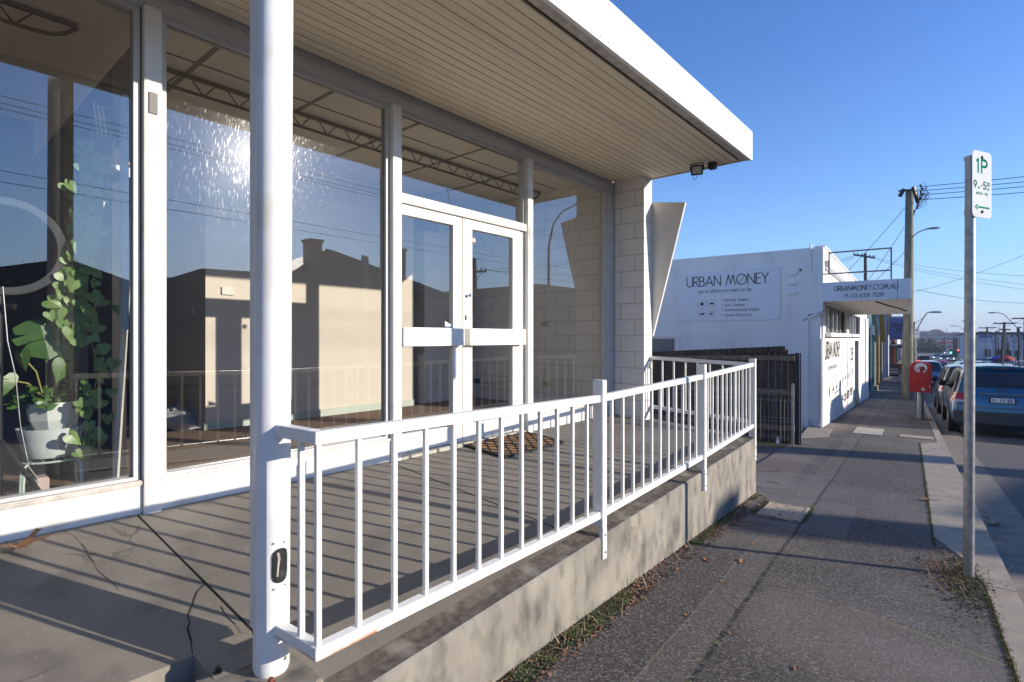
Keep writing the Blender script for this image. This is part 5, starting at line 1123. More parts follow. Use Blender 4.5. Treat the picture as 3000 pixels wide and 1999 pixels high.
MB().prism([(14.95, 6.3, 2.9), (14.95, 7.9, 3.58), (14.95, 10.6, 3.66), (14.95, 10.6, 3.1), (14.95, 6.3, 2.8)], (.3, 0, 0)).build('parapet', opp1, e, keep=True)
h = box_house('tiled hip roofed brick house with two chimneys across the street', [(15.4, 24, 11.2, 20.4, -1.8, 3.2)], opp2, 16, 15.8)
rf = MB(); e0 = 3.25
rf.add([(14.9, 10.7, e0), (14.9, 20.9, e0), (24.5, 20.9, e0), (24.5, 10.7, e0), (19.3, 15.6, 5.75), (19.7, 16.4, 5.75)], [(0, 1, 5, 4), (1, 2, 5), (2, 3, 4, 5), (3, 0, 4), (0, 3, 2, 1)])
tile = M('glossy_dark_tile', (.16, .12, .10), .6, (.10, .075, .06), 6); 
_b = nodes_of(tile); wv = _b[1]('ShaderNodeTexWave'); wv.wave_type = 'BANDS'; wv.bands_direction = 'Z'; wv.inputs['Scale'].default_value = 3.2; _tc = _b[1]('ShaderNodeTexCoord'); _b[2](_tc.outputs['Object'], wv.inputs[0]); _bp = _b[1]('ShaderNodeBump'); _bp.inputs['Distance'].default_value = .05; _b[2](wv.outputs['Fac'], _bp.inputs['Height']); _b[2](_bp.outputs[0], _b[3].inputs['Normal'])
ro = rf.build('roof', tile, h, keep=True)
for (x_, y_, z_) in ((17.0, 13.4, 5.72), (17.2, 18.6, 5.95)):
    c_ = MB(); c_.box(x_, x_+.7, y_, y_+.62, 3.4, z_-.12); c_.box(x_-.06, x_+.76, y_-.06, y_+.68, z_-.12, z_); c_.build('chimney', opp2, ro, keep=True)
for (y0, y1, z1, X_, m_, lab) in ((21.6, 26.2, 3.2, 15, opp3, 'low grey shop with a straight parapet across the street'), (26.5, 33.5, 4.3, 15.2, opp1, 'taller brown parapet shop across the street'), (34.3, 44, 4.9, 15, opp2, 'brick two bay shop across the street'), (45.2, 58, 4.4, 15, opp3, 'wide grey shop across the street'), (59.5, 75, 4.2, 14.6, opp1, 'long brown shop row further down across the street')):
    box_house(lab, [(X_-y0*.07, X_+9-y0*.07, y0, y1, gz(y0)-1, z1-(0.035*(y0-21) if y0 > 34 else 0))], m_, X_, y0)
for (y0, y1, z1, lab) in ((-14, .3, 2.9, 'dark low building across the street, left of the gabled one'), (-40, -16, 3.6, 'dark building far up across the street')): box_house(lab, [(15.5, 25, y0, y1, -1, z1)], opp1, 16, y0)
for Y, X in ((28.2, 13.9), (-9.0, 14.2)):
    e = empty('street_lamp', (X, Y, gz(Y)), 0, 'street lamp arching towards the shop from the opposite kerb' if Y > 0 else 'street lamp far up the opposite kerb', 'street lamp')
    MB().tube([(X, Y, gz(Y)-.1), (X, Y, 6.9), (X-.35, Y+.05, 8.3), (X-1.0, Y+.1, 9.0), (X-1.9, Y+.1, 9.25)], [.11, .08, .05, .045, .04], 8).build('pole', dark_metal, e, smooth=True, keep=True); lamp_head((X-1.85, Y+.1, 9.25), (-1, 0, 0), e, 1.2)
e = empty('power_pole', (26.5, 34.2, -2), 0, 'leaning power pole with a braced crossarm behind the opposite shops', 'power pole')
MB().tube([(26.5, 34.4, -2.5), (26.3, 33.9, 7.9)], [.25, .18], 10).build('pole', bark, e, keep=True)
mb = MB(); mb.bar((26.3, 32.4, 6.6), (26.3, 35.4, 6.9), .14, .16); mb.bar((26.3, 33.1, 6.65), (26.35, 34.0, 5.8), .05, .05); mb.bar((26.3, 34.9, 6.85), (26.35, 34.0, 5.8), .05, .05)
for y_ in (32.5, 33.0, 34.8, 35.3): mb.lathe([(0, 0), (.09, .02), (.06, .1), (.09, .2), (0, .25)], 8, c=(26.3, y_, 6.7+(y_-32.4)*.1))
mb.build('crossarm', bark, e, keep=True)
for i, z_ in enumerate((5.2, 4.9, 7.2, 7.0, 6.85)):
    wire((13, -30, z_+.6), (12.2-i*.05, 62, z_+.25), .008, 0.25, ('fourth', 'lowest', 'highest', 'second highest', 'middle')[i]+' wire of the run along the opposite kerb', 'wires along the opposite kerb')
for i, (p, q) in enumerate((((26.3, 32.5, 6.9), (12.6, 18, 9)), ((26.3, 35.3, 7.1), (12, 45, 8.5)), ((26.3, 35.2, 7.1), (30, 60, 8)), ((26.3, 33, 6.9), (20, 60, 8.3)))): wire(p, q, .016, .3, 'crossing wire from the leaning pole behind the opposite shops', 'crossing wires')

# ================================================================ FAR END OF THE STREET
yardm = M('yard_white', (.50, .52, .56), .6); 
dl = empty('showroom', S(18, 170, gz(170)), TH, 'long pale showroom of the car yard behind its flags', 'building')
def fb(px0, px1, y0, y1, b, m, nm, par, dep=8): p = at(px0, y0, b); q = at(px1, y1, b); return Bs(nm, m, (p[0], q[0], b, b+dep, q[2], p[2]), parent=par)
fb(2832, 3060, 979, 1062, 150, yardm, 'wall', dl, 20); fb(2828, 3064, 974, 980, 149.5, dark_metal, 'roof_edge', dl, 21)
for px0, px1 in ((2885, 2900), (2918, 2935), (2946, 2962), (2974, 2990)): fb(px0, px1, 1003, 1045, 149.8, dark_glass, 'window', dl, .15)
fb(2870, 2905, 977, 993, 149.6, M('sign_blue2', (.04, .14, .42), .5), 'blue_fascia', dl, .3)
vw = at(2979, 988, 149.0); mb = MB(); ring(mb, lambda x, y: S(vw[0]+x, 149.0, vw[2]+y), .82, .98, 32)
def lineb(mb, pts, w_=.14):
    for p, q in zip(pts, pts[1:]): mb.bar(S(vw[0]+p[0], 149.0, vw[2]+p[1]), S(vw[0]+q[0], 149.0, vw[2]+q[1]), w_, .02, up=(EY[0], EY[1], 0))
lineb(mb, [(-.35, .82), (0, .12), (.35, .82)]); lineb(mb, [(-.72, .5), (-.32, -.72), (0, -.05), (.32, -.72), (.72, .5)]); mb.build('round_emblem', M('emblem_blue', (.01, .03, .16), .5), dl, keep=True)
wb = M('flag_white', (.55, .57, .62), .7)
for i, (px, y0, y1, b_, w_) in enumerate(((2886, 992, 1022, 118, 1.05), (2910, 992, 1024, 112, 1.0), (2938, 992, 1024, 112, .9), (2971, 989, 1027, 98, 1.0))):
    p = at(px, y0, b_); q = at(px, y1, b_); e = empty('banner', S(p[0], b_, gz(b_)), TH, ('first', 'second', 'third', 'fourth')[i]+' tall pale banner from the left in the car yard, blue round emblem on top', 'banner', 'car yard banners')
    Bs('pole', dark_metal, (p[0]+w_/2, p[0]+w_/2+.1, b_, b_+.1, gz(b_), p[2]+.2), parent=e)
    Bs('cloth', wb, (p[0]-w_/2, p[0]+w_/2, b_, b_+.03, q[2], p[2]), parent=e)
    mb = MB(); ring(mb, lambda x, y: S(p[0]+x, b_-.02, p[2]-.40+y), .17, .25, 20); mb.build('emblem', M('emblem_grey', (.06, .10, .22), .6), e, keep=True)
    text('Volkswagen', S(p[0]+.16, b_-.02, q[2]+.15), UP, -EXv, (p[2]-q[2])*.62, .30, M('flag_ink', (.1, .12, .2), .6), e, 'banner_lettering')
for px, b_, c_, lab in ((2947, 100, (.5, .04, .04), 'red and white umbrella by the yard fence'), (2926, 102, (.06, .08, .45), 'blue umbrella by the yard fence')):
    p = at(px, 1046, b_); o = MB(SF).lathe([(1.0, 0), (.9, .25), (.5, .55), (0, .72), (0, .66), (.5, .49), (.88, .2), (1.0, 0)], 12, c=(0, 0, 0))
    o.v = [Vector((v.x+p[0], v.y+b_, v.z+p[2]-.5)) for v in o.v]; o = o.build('umbrella', M('umbrella_cloth', c_, .7), None); tag(o, lab, 'umbrella')
p = at(2890, 1050, 99); fn = empty('yard_fence', S(p[0]+4, 99, gz(99)), TH, 'dark metal railing fence along the front of the car yard', 'fence')
mb = MB(SF)
for i in range(60): mb.box(p[0]-1+i*.28, p[0]-.94+i*.28, 99, 99.06, gz(99), gz(99)+1.15)
mb.box(p[0]-1, p[0]+16, 99, 99.05, gz(99)+1.1, gz(99)+1.18); mb.build('railing', dark_metal, fn, keep=True)
# white gable house and grey one left of the sign pole
hs = empty('house', S(at(2834, 1, 190)[0], 190, gz(190)), TH, 'pale corner building with a low pitched roof left of the parking sign pole', 'building')
fb(2826, 2850, 1005, 1062, 190, yardm, 'wall', hs, 12); p = at(2822, 1005, 189.5); q = at(2852, 1005, 189.5); r_ = at(2842, 986, 189.5)
MB(SF).prism([(p[0], 189.5, p[2]), (q[0], 189.5, q[2]), (r_[0], 189.5, r_[2])], (0, 13, 0)).build('roof', M('iron_roof', (.28, .31, .36), .5), hs, keep=True); fb(2839, 2845, 976, 992, 192, brick_m, 'chimney', hs, 1.5)
# billboard
bb = empty('billboard', S(at(2767, 1, 330)[0], 330, gz(330)), TH, 'wide white billboard with a red emblem at the foot of the hill', 'billboard')
fb(2745, 2787, 998, 1009.5, 330, sign_white, 'board', bb, .5); fb(2746, 2786, 1009.5, 1022, 331, M('board_base', (.12, .13, .2), .8), 'frame', bb, .5)
c_ = at(2767, 1004, 329.8); mb = MB(SF)
for sx, w_, h_ in ((0, 2.6, .75), (-1.3, 1.5, .45), (1.3, 1.5, .45), (0, 1.3, 1.1)): mb.add([(c_[0]+sx*1.6+w_*math.cos(2*math.pi*i/16), 329.8-.02*abs(sx)-.03*h_, c_[2]+h_*math.sin(2*math.pi*i/16)) for i in range(16)], [tuple(range(16))])
mb.build('red_emblem', M('emblem_red', (.4, .03, .03), .6), bb, keep=True)
o = MB(SF).tube([(at(2773.5, 1, 250)[0], 250, gz(250)), (at(2773.5, 1, 250)[0], 250, at(1, 988, 250)[2]+2.0)], .10, 6).build('flag_pole', yardm, None); tag(o, 'thin pale flag pole in front of the billboard', 'pole')
# traffic lights
for i, (px, py, b_, c_, lab) in enumerate(((2786, 1031, 190, (.05, 1, .35), 'traffic signal showing green, left of the dark poles'), (2807, 1030, 185, (1, .04, .03), 'traffic signal showing red, right of the dark poles'))):
    p = at(px, py, b_); e = empty('traffic_light', S(p[0], b_, gz(b_)), TH, lab, 'traffic light', 'traffic lights'); z_ = p[2]
    Bs('pole', black_pl, (p[0]-.07, p[0]+.07, b_, b_+.12, gz(b_), z_+.2), parent=e); hd_ = Bs('signal_head', black_pl, (p[0]-.32, p[0]+.32, b_-.15, b_-.01, z_-.55, z_+.65), parent=e)
    lm_ = M('signal_lamp', c_, .4, emit=(c_, 8)); mb = MB(SF); mb.tube([(p[0], b_-.16, z_-.25 if i == 0 else z_+.35), (p[0], b_-.19, z_-.25 if i == 0 else z_+.35)], .17, 12); mb.build('lamp', lm_, hd_, keep=True)
# hillside houses
rr = random.Random(12); hm = [M('hill_house_'+n, c, .8) for n, c in (('pale', (.42, .40, .38)), ('brick', (.26, .14, .10)), ('grey', (.25, .26, .29)))]; hr = [M('hill_roof_red', (.20, .08, .06), .8), M('hill_roof_grey', (.13, .14, .16), .7)]
for i in range(34):
    b_ = rr.uniform(430, 760); px = rr.uniform(2690, 3010); a_ = at(px, 1, b_)[0]; z_ = hz(a_, b_); w_ = rr.uniform(5, 9); hh = rr.uniform(3, 5)
    e = empty('hill_house', S(a_, b_, z_), TH, 'small distant house among the bare trees on the hillside', 'house', 'houses on the hillside')
    Bs('wall', hm[i % 3], (a_-w_, a_+w_, b_, b_+7, z_-2, z_+hh), parent=e); MB(SF).prism([(a_-w_-.5, b_-.3, z_+hh), (a_+w_+.5, b_-.3, z_+hh), (a_+w_*.4, b_-.3, z_+hh+2.2), (a_-w_*.4, b_-.3, z_+hh+2.2)], (0, 7.6, 0)).build('roof', hr[i % 2], e, keep=True)
# trees
def bare_tree(rr, h, spread, m_trunk, m_twig, lab, a_, b_, z_, group, twig_r=.05, nb=7, lv=3):
    e = empty('bare_tree', S(a_, b_, z_), rr.uniform(0, 6), lab, 'tree', group)
    tr = MB(); tw = MB()
    def grow(p, d, L_, r_, lvl):
        q = p+d*L_; mid = p.lerp(q, .5)+Vector((rr.uniform(-1, 1), rr.uniform(-1, 1), 0))*L_*.05
        (tr if lvl < 2 else tw).tube([p, mid, q], [r_, r_*.85, r_*.65], 4 if lvl < 2 else 3, caps=False)
        if lvl >= lv: return
        for k in range(nb if lvl else nb-1):
            t_ = rr.uniform(.45, 1.0); ax = Vector((rr.uniform(-1, 1), rr.uniform(-1, 1), rr.uniform(.05, .9))).normalized(); nd = (d*.55+ax*spread).normalized()
            grow(p.lerp(q, t_), nd, L_*rr.uniform(.5, .72), max(r_*.5, twig_r), lvl+1)
    grow(Vector((0, 0, -.3)), Vector((0, 0, 1)), h*.36, h*.022, 0)
    tr.build('trunk', m_trunk, e); tw.build('crown', m_twig, e); return e
rr = random.Random(21)
protos = [bare_tree(rr, 16+2*k, .95, bark, M('hill_twig', (.17, .11, .09), .95), 'bare winter tree on the crest of the hill', 0, 0, -500, 'bare trees on the hill', twig_r=.17, nb=6) for k in range(3)]
def put(proto, a_, b_, z_, s_, lab=None, grp=None):
    e = copy_tree(proto); e.location = S(a_, b_, z_); e.scale = (s_, s_, s_); e.rotation_euler = (0, 0, rr.uniform(0, 6))
    if lab: e['label'] = lab
    if grp: e['group'] = grp
    return e
pxs = [2678, 2690, 2700, 2712, 2722, 2734, 2745, 2756, 2766, 2777, 2786, 2796, 2668, 2906, 2916, 2926, 2936, 2945, 2955, 2964]
used = set()
for i, px in enumerate(pxs):
    b_ = rr.uniform(560, 700); a_ = at(px, 1, b_)[0]; z_ = hz(a_, b_); zt = at(px, 966+rr.uniform(0, 7) if px < 2850 else 965+rr.uniform(0, 9), b_)[2]
    k = i % 3; s_ = max(.5, (zt-z_)/(15+2*k)*1.05)
    if k not in used: used.add(k); e = protos[k]; e.location = S(a_, b_, z_); e.scale = (s_, s_, s_)
    else: e = put(protos[k], a_, b_, z_, s_)
for i in range(40):
    b_ = rr.uniform(420, 560); px = rr.uniform(2680, 3010); a_ = at(px, 1, b_)[0]; put(protos[i % 3], a_, b_, hz(a_, b_), rr.uniform(.35, .6), 'smaller bare winter tree between the houses on the hillside', 'small bare trees on the hillside')
def leafy(lab, a_, b_, z_, w_, h_, n, m_, ls, rr, group=None, trunk=True, nm='evergreen_tree'):
    e = empty(nm, S(a_, b_, z_), TH, lab, 'tree' if trunk else 'shrub', group); mb = MB()
    cl = [(Vector((rr.gauss(0, .33)*w_, rr.gauss(0, .33)*w_, h_*(.30+.62*rr.random()))), rr.uniform(.16, .30)*w_) for _ in range(14)]
    for i in range(n):
        c_, r_ = rr.choice(cl); d = Vector((rr.gauss(0, 1), rr.gauss(0, 1), rr.gauss(0, .8))).normalized(); p = c_+d*r_*rr.uniform(.6, 1.05)
        if p.z < .05*h_: p.z = .05*h_
        u = Vector((rr.gauss(0, 1), rr.gauss(0, 1), rr.gauss(0, 1))).normalized(); v = u.cross(d).normalized(); u = v.cross(d).normalized()*.7+d*.3; s_ = ls*rr.uniform(.6, 1.3)
        mb.quad(p-u*s_-v*s_*.6, p+u*s_-v*s_*.6, p+u*s_+v*s_*.6, p-u*s_+v*s_*.6)
    mb.build('crown', m_, e)
    if trunk: MB().tube([(0, 0, -.2), (0, 0, h_*.6)], [h_*.03, h_*.015], 6).build('trunk', bark, e)
    return e
rr = random.Random(31)
for px, b_, yt, w_, lab in ((2722, 300, 994, 5.5, 'tall dark evergreen left of the billboard'), (2735, 305, 1006, 4, 'lower dark evergreen touching the billboard'), (2708, 300, 1010, 4, 'rounded dark evergreen at the left of the clump'), (2748, 310, 1016, 3.4, 'low dark shrub under the billboard')):
    p = at(px, yt, b_); leafy(lab, p[0], b_, gz(b_), w_, p[2]-gz(b_), 900, evergreen, .42, rr)
hg = MB(SF); rrr = random.Random(4)
for i in range(900):
    px = rrr.uniform(2690, 2765); b_ = 290; a_ = at(px, 1, b_)[0]; z_ = gz(b_)+rrr.uniform(0, 2.2); s_ = .35; hg.quad((a_-s_, b_+rrr.uniform(-1, 1), z_), (a_+s_, b_+rrr.uniform(-1, 1), z_+.1), (a_+s_*.6, b_, z_+.4), (a_-s_*.5, b_, z_+.35))
o = hg.build('hedge', evergreen, None); tag(o, 'low dark hedge in front of the evergreens at the end of the street', 'hedge')
bn = Bs('verge', M('verge_grass', (.30, .25, .11), .95, (.2, .17, .08), .5), (at(2740, 1, 320)[0], at(2800, 1, 320)[0]+10, 312, 330, gz(320)-.2, gz(320)+1.3)); bn['kind'] = 'structure'
rdm = MB(SF); rdm.grid([[(a_, b_, gz(b_)-.12) for a_ in (-60, -8, 30, 90)] for b_ in (205, 240, 280, 300)]); o = rdm.build('road', road_m); o['kind'] = 'structure'

# ================================================================ GROUND DETAILS
lid_m = M('pit_lid', (.50, .41, .29), .85, (.40, .33, .24), 12, .6)
_t, _N, _L, _p = nodes_of(lid_m); _v = _N('ShaderNodeTexVoronoi'); _v.feature = 'DISTANCE_TO_EDGE'; _v.inputs['Scale'].default_value = 22; _tc = _N('ShaderNodeTexCoord'); _L(_tc.outputs['Object'], _v.inputs[0])
_g = mathn(lid_m, 'MINIMUM', 1.0, mathn(lid_m, 'MULTIPLY', _v.outputs['Distance'], 12.0)); _b = _N('ShaderNodeBump'); _b.inputs['Distance'].default_value = .012; _L(_g, _b.inputs['Height']); _L(_b.outputs[0], _p.inputs['Normal'])
mixin(lid_m, mathn(lid_m, 'MULTIPLY', mathn(lid_m, 'LESS_THAN', _v.outputs['Distance'], .025), .3), (.12, .09, .06))
def pit(a0, a1, b0, b1, lab, m=lid_m, border=True, nm='pit_cover'):
    e = empty(nm, S((a0+a1)/2, (b0+b1)/2, gz((b0+b1)/2)), TH, lab, 'pit cover'); Z = lambda b, d: gz(b)+d
    if border: MB(SF).grid([[(a, b, Z(b, .003)) for a in (a0-.03, a1+.03)] for b in (b0-.03, b1+.03)]).build('frame', earth, e, keep=True)
    mb = MB(SF); mb.hexa([(a0, b0, Z(b0, -.02)), (a1, b0, Z(b0, -.02)), (a1, b1, Z(b1, -.02)), (a0, b1, Z(b1, -.02)), (a0, b0, Z(b0, .010)), (a1, b0, Z(b0, .010)), (a1, b1, Z(b1, .010)), (a0, b1, Z(b1, .010))]); ld = mb.build('lid', m, e, bevel=.004, keep=True)
    if m is lid_m:
        mb = MB(SF)
        for (p, q) in (((a0+.02, b0+.02), (a1-.02, b0+.02)), ((a1-.02, b0+.02), (a1-.02, b1-.02)), ((a1-.02, b1-.02), (a0+.02, b1-.02)), ((a0+.02, b1-.02), (a0+.02, b0+.02))): mb.bar((p[0], p[1], Z(p[1], .011)), (q[0], q[1], Z(q[1], .011)), .012, .008)
        mb.build('rim', lid_m, ld, keep=True)
        am = (a0+a1)/2
        for bb_ in (b0+.12, b1-.12): MB(SF).tube([(am, bb_, Z(bb_, .009)), (am, bb_, Z(bb_, .0135))], .014, 10).build('lifting_hole', M('rusty_hole', (.12, .07, .03), .9), ld, keep=True)
    return e
pit(-1.165, -.79, 5.46, 6.07, 'square beige pit cover with a wavy raised pattern near the end of the terrace wall')
pit(-1.0, -.47, 13.72, 15.2, 'pale rectangular pit cover in the middle of the footpath by the office corner', M('pale_lid', (.40, .36, .29), .85, (.33, .30, .24), 8))
pit(-.17, .40, 13.75, 14.35, 'flat pale concrete slab beside the kerb, level with the office corner', concrete_kerb)
cs = MB(SF); cs.hexa([(-1.75, 11.9, gz(11.9)-.1), (-1.32, 12.6, gz(12.6)-.1), (-1.40, 14.2, gz(14.2)-.1), (-1.9, 14.2, gz(14.2)-.1), (-1.75, 11.9, gz(11.9)+.006), (-1.32, 12.6, gz(12.6)+.006), (-1.40, 14.2, gz(14.2)+.006), (-1.9, 14.2, gz(14.2)+.006)]); o = cs.build('path', concrete_kerb, None); o['kind'] = 'structure'
# dry leaves
def gpix(px, py, dz=0.0):                                   # footpath point under a photo pixel
    u = (px-1500)/F; v = (990-py)/F; dx, dy = FWX+u*RTX, FWY+u*RTY
    nx, ny = .047*EY[0], .047*EY[1]; t = (CZ-1.405+dz-CZ)/(nx*dx+ny*dy+v); return Vector((t*dx, t*dy, CZ+t*v))
def dry_leaf(p, s_, ang, lab, rr, maple=False, m_=None, nrm_=None):
    n = 5 if maple else 1; P = []
    if maple:
        for k in range(5):
            a0 = R(-120+60*k)
            for da, r_ in ((-.26, .42), (-.14, .62), (-.17, .74), (0, 1.0 if k in (1, 2, 3) else .72), (.17, .74), (.14, .62), (.26, .42)): P.append((math.sin(a0+da)*r_, math.cos(a0+da)*r_))
        P.append((0, -.25))
    else:
        for k in range(14):
            a_ = 2*math.pi*k/14; P.append((.42*math.sin(a_)*(1+.15*math.cos(3*a_)), math.cos(a_)))
    cr = rr.uniform(.25, .5); tw_ = rr.uniform(-.3, .3); mb = MB()
    def lift(x, y): return (abs(x)*cr+y*y*.22+tw_*x*y)*1.0
    z0 = min(lift(x, y) for x, y in P)
    mb.add([Vector((0, 0, (0-z0)*s_+.006))]+[Vector((x*s_, y*s_, (lift(x, y)-z0)*s_+.006)) for x, y in P], [(0, i+1, (i+1) % len(P)+1) for i in range(len(P))])
    mb.tube([(0, -.9*s_ if not maple else -.25*s_, .008), (.1*s_, -1.5*s_ if not maple else -1.1*s_, .006)], .0012 if s_ < .06 else .002, 4)
    o = mb.build('dry_leaf', m_ or brown_leaf); o.location = p; o.rotation_euler = (0, 0, ang); return tag(o, lab, 'leaf', 'dry leaves')
rr = random.Random(77)
LV = [(2171, 1539, .055, 'curled brown leaf below the beige pit cover'), (2217, 1547, .022, 'small leaf scrap just right of the curled leaf'), (2174, 1648, .045, 'pale brown leaf lying on the light asphalt strip'), (2071, 1643, .04, 'thin curled leaf near the terrace wall, left of the light strip'),
      (1986, 1671, .025, 'little oval leaf close to the terrace wall'), (1841, 1804, .016, 'tiny leaf on the dark asphalt near the wall'), (2118, 1708, .022, 'small tan leaf at the edge of the light strip'), (2013, 1806, .022, 'small tan leaf on the light strip lower down'), (2142, 1859, .018, 'small tan leaf right of the long crack'),
      (2332, 1961, .022, 'little leaf at the very bottom of the footpath'), (2515, 1550, .022, 'small leaf in the middle of the footpath'), (2455, 1281, .04, 'reddish leaf at the edge of the shadow band by the office'), (2207, 1595, .02, 'tiny leaf above the light strip'), (1480, 1900, .03, 'leaf in the moss at the wall foot')]
for px, py, s_, lab in LV: dry_leaf(gpix(px, py), s_, rr.uniform(0, 6), lab, rr)
dry_leaf(gpix(2719, 1467, .004), .075, 1.9, 'large dry leaf on the pale concrete crossing', rr, True); dry_leaf(gpix(2915, 1538, -.115), .10, 2.4, 'large pale leaf in the gutter behind the parking sign', rr, True, straw); dry_leaf(gpix(2890, 1517, -.115), .035, .4, 'small leaf in the gutter beyond the large pale one', rr)
dry_leaf(Vector((-3.38, .42, -.004)), .14, -1.5, 'big brown maple leaf lying on the terrace against the shop wall', rr, True); 
# moss and litter strip along the wall foot, weeds by the sign, moss in the kerb joint
def scatter(name, n, fn, m_, size, rr, kind='tuft'):
    mb = MB()
    for i in range(n):
        p, w_ = fn(rr); s_ = size*rr.uniform(.5, 1.4)*w_
        if kind == 'tuft':
            for k in range(3):
                d = Vector((rr.gauss(0, .6), rr.gauss(0, .6), rr.uniform(.4, 1.0))).normalized(); x = d.cross(Vector((rr.gauss(0, 1), rr.gauss(0, 1), 0))).normalized(); mb.add([p-x*s_*.25, p+x*s_*.25, p+d*s_], [(0, 1, 2)])
        elif kind == 'blade':
            d = Vector((rr.gauss(0, .8), rr.gauss(0, .8), rr.uniform(.15, .8))).normalized(); x = d.cross(UP).normalized(); q = p+d*s_; r_ = q+Vector((d.x, d.y, -.1))*s_*.7; mb.add([p-x*s_*.03, p+x*s_*.03, q+x*s_*.02, q-x*s_*.02, r_], [(0, 1, 2, 3), (3, 2, 4)])
        else:
            u = Vector((rr.gauss(0, 1), rr.gauss(0, 1), rr.gauss(0, .35))).normalized(); v = u.cross(Vector((rr.gauss(0, .5), rr.gauss(0, .5), 1))).normalized(); p = p+Vector((0, 0, s_*.3)); mb.quad(p-u*s_, p-v*s_*.5, p+u*s_, p+v*s_*.45+Vector((0, 0, s_*.3)))
    o = mb.build(name, m_); o['kind'] = 'stuff'; return o
def clump(Y): return max(0, math.sin(Y*3.1)+.55*math.sin(Y*7.3+1)+.35)
def wallfoot(rr):
    for _ in range(50):
        Y = rr.uniform(.9, 6.2)
        if rr.random() < clump(Y): break
    w_ = .015+.11*rr.random()**1.8*(1.25-Y/7); X = Xe(Y)+w_; v = Vector((X, Y, 0)); b = X*EY[0]+Y*EY[1]; v.z = gz(b); return v, 1.15-Y*.08
def wallfoot2(rr):
    Y = rr.uniform(.9, 6.2)
    if rr.random() < .5: Y = rr.choice((1.35, 1.6, 2.4, 3.1, 4.5, 5.2))+rr.gauss(0, .18)
    w_ = .01+.15*rr.random()**1.6; X = Xe(Y)+w_; b = X*EY[0]+Y*EY[1]; return Vector((X, Y, gz(b))), 1
mo_g = M('moss_green', (.17, .20, .075), .95, (.09, .085, .04), 14, .3)
scatter('moss', 15000, wallfoot, mo_g, .013, rr); scatter('leaf_litter', 2200, wallfoot2, M('litter', (.26, .13, .07), .9, (.13, .07, .045), 40, .8), .013, rr, 'flake'); scatter('dry_grass', 160, wallfoot2, straw, .07, rr, 'blade')
def poleweeds(rr):
    a_ = .30+rr.gauss(-.07, .10); b = 4.72+rr.gauss(.1, .24); return S(a_, b, gz(b)), 1
scatter('moss', 1500, lambda q: (lambda p: (S(p[0], p[1], gz(p[1])), 1))((.36+q.gauss(-.07, .07), 4.7+q.gauss(0, .3))), mo_g, .012, rr); scatter('dry_grass', 220, poleweeds, M('red_grass', (.34, .20, .12), .9, (.22, .10, .06), 40, .8), .06, rr, 'blade'); scatter('leaf_litter', 260, poleweeds, M('litter_dark', (.12, .08, .05), .9), .012, rr, 'flake')
def kerbjoint(rr):
    b = rr.uniform(1.5, 13) if rr.random() < .75 else rr.uniform(1.5, 4.5); a_ = ka0(b)-.006+rr.gauss(0, .008); return S(a_, b, gz(b)+.002), 1
scatter('moss', 4500, kerbjoint, M('moss_yellow', (.22, .20, .06), .95, (.10, .09, .04), 40, .8), .009, rr)
def pitedge(rr):
    b = 5.45+rr.random()*.66; a_ = -1.19+rr.gauss(0, .015) if rr.random() < .6 else -.77+rr.gauss(0, .01); return S(a_, b, gz(b)), 1
scatter('moss', 700, pitedge, mo_g, .012, rr)
def gatefoot(rr):
    a_ = rr.uniform(-3.4, -1.7); b = 10.55+rr.gauss(0, .09); return S(a_, b, gz(b)-.02), 1
scatter('moss', 2500, gatefoot, mo_g, .02, rr)

# ================================================================ THINGS BEHIND THE LEFT WINDOW
def W(px, py, X):
    u = (px-1500)/F; v = (990-py)/F; dx, dy = FWX+u*RTX, FWY+u*RTY; t = X/dx; return Vector((X, t*dy, CZ+t*v))
FZ = .04
heart = [(0, -.10), (.16, -.30), (.36, -.34), (.50, -.16), (.50, .12), (.36, .42), (.16, .72), (0, 1.0)]
def leaf_at(mb, p, d, n, s_, rr, shape=heart, fold=.25, wd=1.0):
    d = Vector(d).normalized(); n = Vector(n).normalized(); x = d.cross(n).normalized(); n = x.cross(d)
    L_ = [p+x*(-a_*s_*wd)+d*(b_*s_)+n*(-fold*abs(a_)*s_-.18*b_*b_*s_) for a_, b_ in shape]; Rr = [p+x*(a_*s_*wd)+d*(b_*s_)+n*(-fold*abs(a_)*s_-.18*b_*b_*s_) for a_, b_ in shape]
    mid = [p+d*(b_*s_)-n*(.18*b_*b_*s_) for b_ in [.0, -.05, 0, .1, .3, .5, .78, 1.0]]
    mb.grid([mid, L_]); mb.grid([mid, Rr])
pot = empty('potted_plant', W(150, 1400, -4.1), 0, 'large leafy plant in stacked white pots on a wire stool behind the glass', 'potted plant')
pc_ = W(150, 1290, -4.12); bx_, by_ = pc_.x, pc_.y
potm = M('pot_white', (.62, .66, .63), .5, (.56, .60, .57), 5, .5)
MB().lathe([(0, .285), (.105, .285), (.125, .32), (.152, .43), (.158, .455), (.150, .455), (.140, .42), (0, .40)], 28, c=(bx_, by_, 0)).build('lower_pot', potm, pot, smooth=True, keep=True)
fp_ = MB(); fp_.lathe([(.085, .43), (.118, .50), (.128, .57), (.122, .60), (.114, .60), (.10, .57), (0, .565)], 8, c=(bx_, by_+.012, 0)); fp_.build('faceted_pot', potm, pot, keep=True)
fol = MB(); rr = random.Random(8); stm = MB(); top = Vector((bx_, by_, .58))
big = [(120, 955, .20, (.9, -.25, .5)), (205, 1020, .10, (.8, .1, .6)), (190, 1070, .11, (.8, .3, .4)), (10, 1110, .12, (.9, -.1, .2)), (60, 1040, .10, (.5, -.8, .3))]
mon = [(0, .0), (.30, -.22), (.62, -.10), (.60, .10), (.34, .16), (.70, .20), (.62, .42), (.30, .36), (.56, .58), (.36, .80), (.14, .92), (0, 1.0)]
